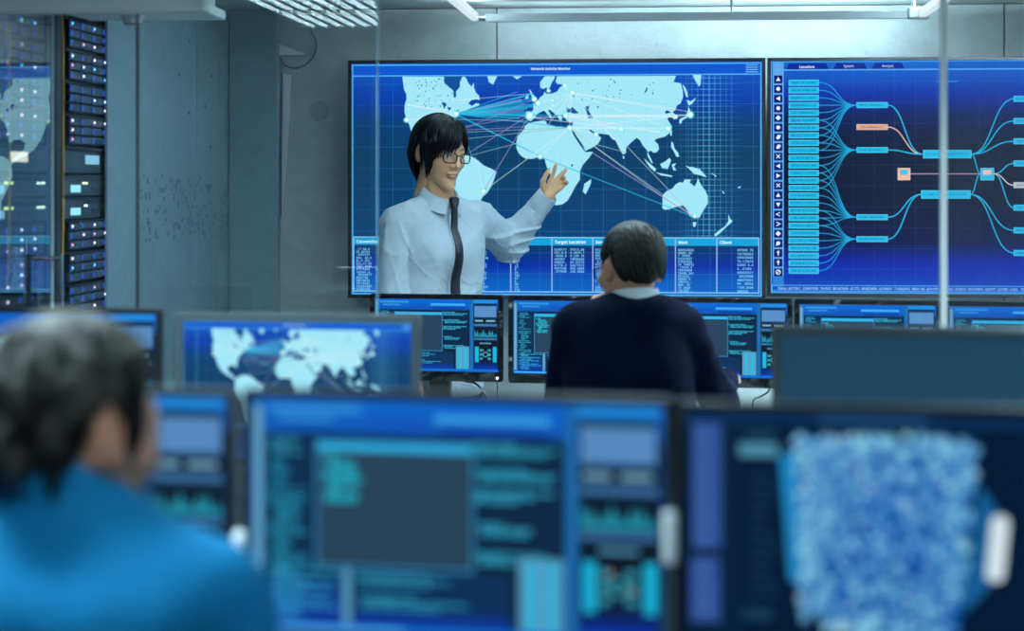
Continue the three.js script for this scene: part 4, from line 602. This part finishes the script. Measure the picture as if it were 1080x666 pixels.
  // front surface of the shirt at a height, along the chest direction
  const front = (s, y) => { let d = .3; for (let i = 0; i < 60; i++) { const q = T(s, y, d), v = trunkF(q[0], q[1], q[2]) - .004; if (v < .0005) break; d -= Math.max(.0008, v * .7); } return Math.max(d, .092 - (1.44 - y) * .08); };
  { // placket, buttons, pocket edge, tie
    const strip = (s0, y0, s1, y1, w0, w1, off, thick, N = 26) => { const pos = [], idx = []; for (let i = 0; i <= N; i++) { const t = i / N, s = s0 + (s1 - s0) * t, y = y0 + (y1 - y0) * t, w = (w0 + (w1 - w0) * t) / 2, d = Math.max(front(s - w, y), front(s, y), front(s + w, y)) + off; for (const [a, b] of [[-w, 0], [-w * .9, thick], [0, thick * 1.5], [w * .9, thick], [w, 0], [0, -.001]]) pos.push(...T(s + a, y, (a ? Math.max(d - Math.abs(a) * .12, front(s + a, y) + off) : d) + b)); if (i < N) for (let k = 0; k < 6; k++) { const p = i * 6 + k, q = i * 6 + (k + 1) % 6; idx.push(p, p + 6, q, q, p + 6, q + 6); } } for (const o of [0, N * 6]) for (let k = 1; k < 5; k++) o ? idx.push(o, o + k, o + k + 1) : idx.push(o, o + k + 1, o + k); const g = new THREE.BufferGeometry(); g.setAttribute('position', new THREE.Float32BufferAttribute(pos, 3)); g.setIndex(idx); g.computeVertexNormals(); return metres(g); };
    part(shirt, 'placket', strip(.004, 1.41, .012, .9, .034, .034, .0005, .0018), shirtMat);
    const tieMat = cloth(0x060b20, .5, .0003); const tie = part(who, 'tie', strip(.004, 1.432, .024, .96, .024, .047, .004, .004, 40), tieMat);
    const k = T(.004, 1.438, .094); part(tie, 'knot', mesh((x, y, z) => { const s = (x - k[0]) * u[0] + (z - k[2]) * u[2], d = (x - k[0]) * n[0] + (z - k[2]) * n[2], t = (y - k[1]) / .024; return smax(Math.max(Math.abs(s) - (.0135 + .005 * t), Math.abs(d) - .011), Math.abs(y - k[1]) - .021, .012) * .8; }, [k[0] - .04, k[1] - .035, k[2] - .04], [k[0] + .04, k[1] + .035, k[2] + .04], .0028), tieMat);
  }
  // trousers, belt, shoes
  const tro = bones([B([-.07, .90, .04], [.07, .90, -.04], .095), B([-.07, .86, .05], [-.09, .48, .06], .085, .062), B([-.09, .48, .06], [-.09, .09, .04], .06, .05), B([.07, .86, -.04], [.09, .48, -.03], .085, .062), B([.09, .48, -.03], [.10, .09, -.05], .06, .05)], .03);
  part(who, 'trousers', mesh((x, y, z) => smax(smax(tro(x, y, z), y - .82, .01), .05 - y, .01), [-.24, .02, -.2], [.24, .96, .2], .014), cloth(0x14161b, .85));
  part(who, 'shoe', shoe(-.09, .05, .5), shoeMat); part(who, 'shoe', shoe(.10, -.04, .7), shoeMat);
  // hair
  const key = [[-3.15, -.098], [-2.3, -.095], [-1.95, -.075], [-1.78, .012], [-1.42, .018], [-1.31, -.055], [-1.08, -.062], [-.9, -.02], [-.55, .002], [-.25, .014], [.05, .045], [.25, .078], [.66, .08], [.82, .03], [1.1, -.03], [1.4, -.02], [1.75, -.03], [2.1, -.08], [3.15, -.098]];
  const ends = th => { for (let i = 0; i + 1 < key.length; i++) if (th <= key[i + 1][0]) { const t = (th - key[i][0]) / (key[i + 1][0] - key[i][0]); return key[i][1] + (key[i + 1][1] - key[i][1]) * t * t * (3 - 2 * t); } return -.098; };
  const hc = [0, .03, -.012], hr = [.0905, .104, .113], hairMat = new THREE.MeshPhysicalMaterial({ color: 0x07080d, roughness: .42, specularIntensity: .3 });
  const r = rng(17), L = []; for (let i = 0; i < 64; i++) { const th = -3.1 + i * 6.2 / 63, e = ends(th); if ((th > -1.85 && th < -1.38) || (th > .1 && th < .75)) continue; L.push([th - .25 * (th > -1.2 && th < .9 ? -1 : .2), Math.min(.115, e + .10 + r() * .03), th + (r() - .5) * .12, e - .012 - r() * .012, .008 + r() * .004]); }
  for (let i = 0; i < 70; i++) { const th = -2.6 + r() * 2.6; L.push([th + .7 * (r() * .4 + .6), .118, th, .0 + r() * .05 + Math.max(0, ends(th)), .0045 + r() * .003]); }
  L.push([-1.05, .05, -1.16, -.092, .014, .004], [-.98, .05, -1.06, -.082, .013, .003], [-.9, .06, -.95, -.055, .013, .004], [.45, .12, .86, -.005, .010, .004], [.5, .12, .78, .012, .008, .006], [.1, .12, -.5, -.004, .014, .004], [.25, .12, -.3, .008, .014, .004], [.3, .12, -.1, .02, .013, .005]);
  const hg = merge([hairMesh(ends, hr, hc, .003, 9), locks(L, [hr[0] - .003, hr[1], hr[2] - .002], hc)]); const hair = part(who, 'hair', hg, hairMat); hair.applyMatrix4(m4);
  glasses(who, m4, std(0x0b0c10, .25), new THREE.MeshPhysicalMaterial({ color: 0xffffff, transmission: 1, roughness: 0, thickness: 0, ior: 1.5 }));
}
// --- the man in the dark sweater, seen from behind
{
  const S = 400, P = (px, py, z) => [(px - 668) / S, EYE - (py - HORIZON) / S, z], base = at(668, 195, 4.75);
  const who = thing('person', 'seated man in a dark navy sweater with white collar, seen from behind', 'person', [base.x, 0, base.z], YAW);
  const skin = lin(0xc9957c), shL = [-.158, 1.112, -.03], elL = [-.185, .885, -.16], wrL = [-.105, 1.12, -.235], shR = [.135, 1.112, -.03], elR = [.238, .918, -.06], wrR = [.287, .957, -.30];
  const trunkF = bones([B([-.13, 1.125, -.03], [.108, 1.125, -.03], .058), B([-.085, 1.06, -.02], [-.075, .72, .03], .10, .098), B([.065, 1.06, -.02], [.065, .72, .03], .10, .098), B([-.06, .66, .03], [.06, .66, .03], .115), B([-.01, 1.162, -.045], [-.13, 1.133, -.03], .046, .045), B([-.01, 1.162, -.045], [.11, 1.133, -.03], .046, .045), B([-.06, 1.02, .03], [.05, 1.02, .03], .07), B([-.045, 1.138, .0], [.057, 1.138, .0], .066)], .05), armL = bones([B(shL, elL, .06, .052), B(elL, wrL, .05, .036)], .03), armR = bones([B(shR, elR, .06, .05), B(elR, wrR, .047, .034)], .03);
  const all = (x, y, z) => smin(smin(trunkF(x, y, z), armL(x, y, z), .03), armR(x, y, z), .03);
  const swF = (x, y, z) => { let d = all(x, y, z); if (Math.abs(d) > .05) return d; d += .004 * noise3(x * 10 + y * 8, y * 8 - x * 5, z * 9) + .003 * (1 - 2 * Math.abs(noise3(x * 13 - y * 11, (y + x) * 7, z * 9)));
    d += .005 * sstep(.09, .15, x) * sstep(1.12, 1.04, y) * (1 - 2 * Math.abs(noise3((x * .6 - y * .75) * 22, (x + y) * 7, z * 9 + 4))); d = smax(d, -cap(x, y, z, [.006, 1.268, -.042, .006, 1.40, -.05, .068, .08]), .006); if (x > .2) d = smax(d, -.30 - z, .006); if (x < -.05 && z < -.13) d = smax(d, y - 1.125, .006); return y < .7 ? smax(d, .6 - y, .01) : d; };
  const m4 = place([-.002, 1.277, -.07], Math.PI + 26 * Math.PI / 180, .10, .03), head = mesh(headField, [-.11, -.2, -.13], [.11, .14, .13], .0036, headColor(skin, lin(0xa8604f), lin(0x1c1511))); head.applyMatrix4(m4);
  const fist = bones([B(wrL, [-.075, 1.163, -.25], .022, .023), B([-.088, 1.178, -.255], [-.05, 1.183, -.24], .014, .012), B([-.085, 1.158, -.273], [-.045, 1.165, -.267], .013, .011), B([-.09, 1.138, -.267], [-.05, 1.143, -.263], .012, .010), B([-.085, 1.183, -.225], [-.058, 1.2, -.21], .010, .008)], .008);
  const hb = (o, d, l) => B(o, [o[0] + d[0] * l, o[1] + d[1] * l, o[2] + d[2] * l], .0095, .0075);
  const handR = bones([B(wrR, [.295, .955, -.37], .022, .024), hb([.275, .957, -.38], [-.1, -.3, -.9], .07), hb([.29, .96, -.385], [.02, -.3, -.9], .08), hb([.305, .958, -.38], [.1, -.3, -.9], .075), hb([.318, .953, -.37], [.2, -.3, -.85], .06), hb([.268, .95, -.34], [-.4, -.2, -.8], .055)], .008);
  const bodyF = (x, y, z) => Math.min(all(x, y, z) + .02, cap(x, y, z, [-.008, 1.13, -.05, -.004, 1.24, -.07, .053, .052]));
  part(who, 'body', join([mesh(bodyF, [-.3, .54, -.36], [.36, 1.28, .2], .014, () => skin), mesh(fist, [-.16, 1.08, -.31], [-.03, 1.25, -.16], .004, () => skin), mesh(handR, [.22, .88, -.48], [.36, 1.0, -.26], .004, () => skin), head]), skinMat);
  const sw = part(who, 'sweater', mesh(swF, [-.3, .56, -.36], [.36, 1.26, .2], .0085), cloth(0x050b22, .95, .0012, { specularIntensity: .15, sheen: .08, sheenColor: new THREE.Color(.08, .14, .36), sheenRoughness: .6 }));
  const cm = cloth(0xdfe8ee, .8, .0003); collar(who, 'shirt_collar', [.006, 1.220, -.038], .010, .0575, .075, .044, .05, .35, Math.PI + .3, cm);
  const tro = bones([B([-.07, .62, .02], [.07, .62, .02], .11), B([-.09, .60, 0], [-.12, .58, -.42], .085, .062), B([-.12, .58, -.42], [-.13, .1, -.40], .06, .05), B([.09, .60, 0], [.12, .58, -.42], .085, .062), B([.12, .58, -.42], [.13, .1, -.40], .06, .05)], .03);
  part(who, 'trousers', mesh((x, y, z) => smax(smax(tro(x, y, z), y - .70, .01), .06 - y, .01), [-.26, .03, -.52], [.26, .74, .18], .014), cloth(0x161a22, .85));
  part(who, 'shoe', shoe(-.13, -.42, Math.PI), shoeMat); part(who, 'shoe', shoe(.13, -.42, Math.PI), shoeMat);
  const ends = th => { const a = Math.abs(th); return a < .55 ? .066 : a < 1.0 ? .066 - (a - .55) * .06 : a < 1.3 ? .039 - (a - 1.0) * .22 : a < 1.42 ? -.027 + (a - 1.3) * .45 : a < 1.8 ? .027 : a < 2.1 ? .027 - (a - 1.8) * .34 : -.09 - Math.min(.03, (a - 2.1) * .08); };
  const hc = [0, .03, -.014], hr = [.0825, .0965, .1045], r = rng(23), L = []; for (let i = 0; i < 260; i++) { const th = 1.9 + r() * 2.5, y = .0 + r() * .11; if (y < ends(((th + Math.PI) % (2 * Math.PI)) - Math.PI) + .01) continue; L.push([th, y, th + .10 + r() * .12, y - .028 - r() * .02, 0.004 + r() * .002, .001]); }
  const hair = part(who, 'hair', merge([hairMesh(ends, hr, hc, .0022, 20, .003, 2.2), locks(L, [hr[0] - .002, hr[1], hr[2] - .002], hc, 4)]), new THREE.MeshPhysicalMaterial({ color: 0x191614, roughness: .6, specularIntensity: .5 })); hair.applyMatrix4(m4);
  glasses(who, m4, std(0x123048, .3), new THREE.MeshPhysicalMaterial({ color: 0xdff4ff, transmission: 1, roughness: 0, thickness: 0, ior: 1.5 }));
}
// --- the grey-haired man in the blue shirt in front
{
  const base = at(70, 195, 2.05), who = thing('person', 'grey-haired man in a blue shirt seated in the near left corner, seen from behind', 'person', [base.x, 0, base.z], YAW);
  const skin = lin(0xc28a70), shR = [.165, 1.02, -.03], elR = [.25, .80, -.03], wrR = [.19, .84, -.22], shL = [-.2, 1.03, -.03], elL = [-.28, .80, -.03], wrL = [-.2, .84, -.22];
  const trunkF = bones([B([-.15, 1.045, -.02], [.12, 1.035, -.02], .062), B([-.10, 1.0, -.01], [-.09, .66, .03], .105, .10), B([.07, 1.0, -.01], [.07, .66, .03], .105, .10), B([-.07, .60, .03], [.06, .60, .03], .12), B([-.015, 1.12, -.04], [-.14, 1.055, -.02], .058, .05), B([-.015, 1.12, -.04], [.115, 1.05, -.02], .058, .05)], .05), armL = bones([B(shL, elL, .064, .056), B(elL, wrL, .052, .038)], .03), armR = bones([B(shR, elR, .064, .056), B(elR, wrR, .052, .038)], .03);
  const all = (x, y, z) => smin(smin(trunkF(x, y, z), armL(x, y, z), .03), armR(x, y, z), .03);
  const shF = (x, y, z) => { let d = all(x, y, z); if (Math.abs(d) > .05) return d; d += .006 * noise3(x * 8 + y * 8, y * 8 - x * 5, z * 9) + .006 * (1 - 2 * Math.abs(noise3(x * 9 - y * 10, (y + x) * 6, z * 8))); d = smax(d, -cap(x, y, z, [-.012, 1.12, -.055, -.012, 1.36, -.07, .056, .062]), .006); return smax(d, Math.max(.55 - y, -.215 - z), .01); };
  const m4 = place([-.002, 1.217, -.06], Math.PI - 42 * Math.PI / 180, .10, .02).scale(V(1.06, 1.04, 1.06)), head = mesh(headField, [-.11, -.2, -.13], [.11, .14, .13], .004, headColor(skin, lin(0xa0604f), lin(0x4a4038))); head.applyMatrix4(m4);
  const hb = (s) => [B([s * .195, .84, -.21], [s * .185, .838, -.28], .024, .026), ...[-.022, -.006, .01, .025].map(o => B([s * .185 + o, .84, -.29], [s * .175 + o * 1.3, .822, -.35], .0095, .0075)), B([s * .16, .838, -.25], [s * .135, .83, -.3], .011, .008)];
  const bodyF = (x, y, z) => Math.min(all(x, y, z) + .02, cap(x, y, z, [-.012, 1.08, -.045, -.010, 1.19, -.06, .055, .056]));
  part(who, 'body', join([mesh(bodyF, [-.36, .46, -.42], [.34, 1.24, .2], .015, () => skin), mesh(bones(hb(1), .008), [.1, .79, -.38], [.28, .9, -.17], .005, () => skin), mesh(bones(hb(-1), .008), [-.28, .79, -.38], [-.1, .9, -.17], .005, () => skin), head]), skinMat);
  const shirtMat = cloth(0x066a98, .8, .0006, { specularIntensity: .3 }), sh = part(who, 'shirt', mesh(shF, [-.36, .5, -.42], [.34, 1.22, .2], .009), shirtMat);
  collar(sh, 'collar', [-.012, 1.176, -.056], .016, .062, .082, .046, .07, .35, Math.PI, shirtMat);
  const tro = bones([B([-.07, .54, .02], [.07, .54, .02], .11), B([-.09, .53, 0], [-.12, .52, -.42], .085, .062), B([-.12, .52, -.42], [-.13, .1, -.40], .06, .05), B([.09, .53, 0], [.12, .52, -.42], .085, .062), B([.12, .52, -.42], [.13, .1, -.40], .06, .05)], .03);
  part(who, 'trousers', mesh((x, y, z) => smax(smax(tro(x, y, z), y - .62, .01), .06 - y, .01), [-.26, .03, -.52], [.26, .66, .18], .014), cloth(0x1c222c, .85));
  part(who, 'shoe', shoe(-.13, -.42, Math.PI), shoeMat); part(who, 'shoe', shoe(.13, -.42, Math.PI), shoeMat);
  const ends = th => { const a = Math.abs(th); return a < .55 ? .07 : a < 1.0 ? .07 - (a - .55) * .06 : a < 1.3 ? .043 - (a - 1.0) * .22 : a < 1.42 ? -.023 + (a - 1.3) * .42 : a < 1.8 ? .027 : a < 2.1 ? .027 - (a - 1.8) * .3 : -.063 - Math.min(.03, (a - 2.1) * .05); };
  const hc = [0, .03, -.014], hr = [.084, .099, .106], r = rng(41), L = []; for (let i = 0; i < 240; i++) { const th = 1.2 + r() * 3.9, y = -.04 + r() * .15; if (y < ends(((th + Math.PI) % (2 * Math.PI)) - Math.PI) + .01) continue; L.push([th, y, th + .1, y - .03 - r() * .02, .006 + r() * .003, .004]); }
  const hg = merge([hairMesh(ends, hr, hc, .004, 12, .004), locks(L, hr, hc, 4)]), p = hg.attributes.position, cl = new Float32Array(p.count * 3); for (let i = 0; i < p.count; i++) { const g = sstep(.25, -.2, noise3(p.getX(i) * 60, p.getY(i) * 25, p.getZ(i) * 60)), c = mix3(lin(0x12100e), lin(0x4c4843), g * .65); cl.set(c, 3 * i); } hg.setAttribute('color', new THREE.BufferAttribute(cl, 3));
  const hair = part(who, 'hair', hg, new THREE.MeshPhysicalMaterial({ vertexColors: true, roughness: .65, specularIntensity: .3 })); hair.applyMatrix4(m4);
}
// --- swivel stools
function stool(label, px, depth, h) {
  const b = at(px, 195, depth), t = thing('swivel_stool', label, 'stool', [b.x, 0, b.z], YAW);
  part(t, 'seat', new THREE.CylinderGeometry(.19, .18, .06, 40).translate(0, h - .03, -.04), black); part(t, 'column', new THREE.CylinderGeometry(.025, .03, h - .14, 16).translate(0, (h - .14) / 2 + .08, 0), M.chrome);
  for (let i = 0; i < 5; i++) { const a = i * 2 * Math.PI / 5; part(t, 'base_arm', rod([0, .09, 0], [Math.sin(a) * .26, .06, Math.cos(a) * .26], .02, .014), M.darkMetal); part(t, 'caster', new THREE.TorusGeometry(.018, .011, 8, 16).rotateY(a).translate(Math.sin(a) * .26, .029, Math.cos(a) * .26), black); }
}
stool('black swivel stool under the man in the dark sweater', 668, 4.75, .515); stool('black swivel stool under the man in the blue shirt', 62, 2.05, .435);
renderer.render(scene, camera);
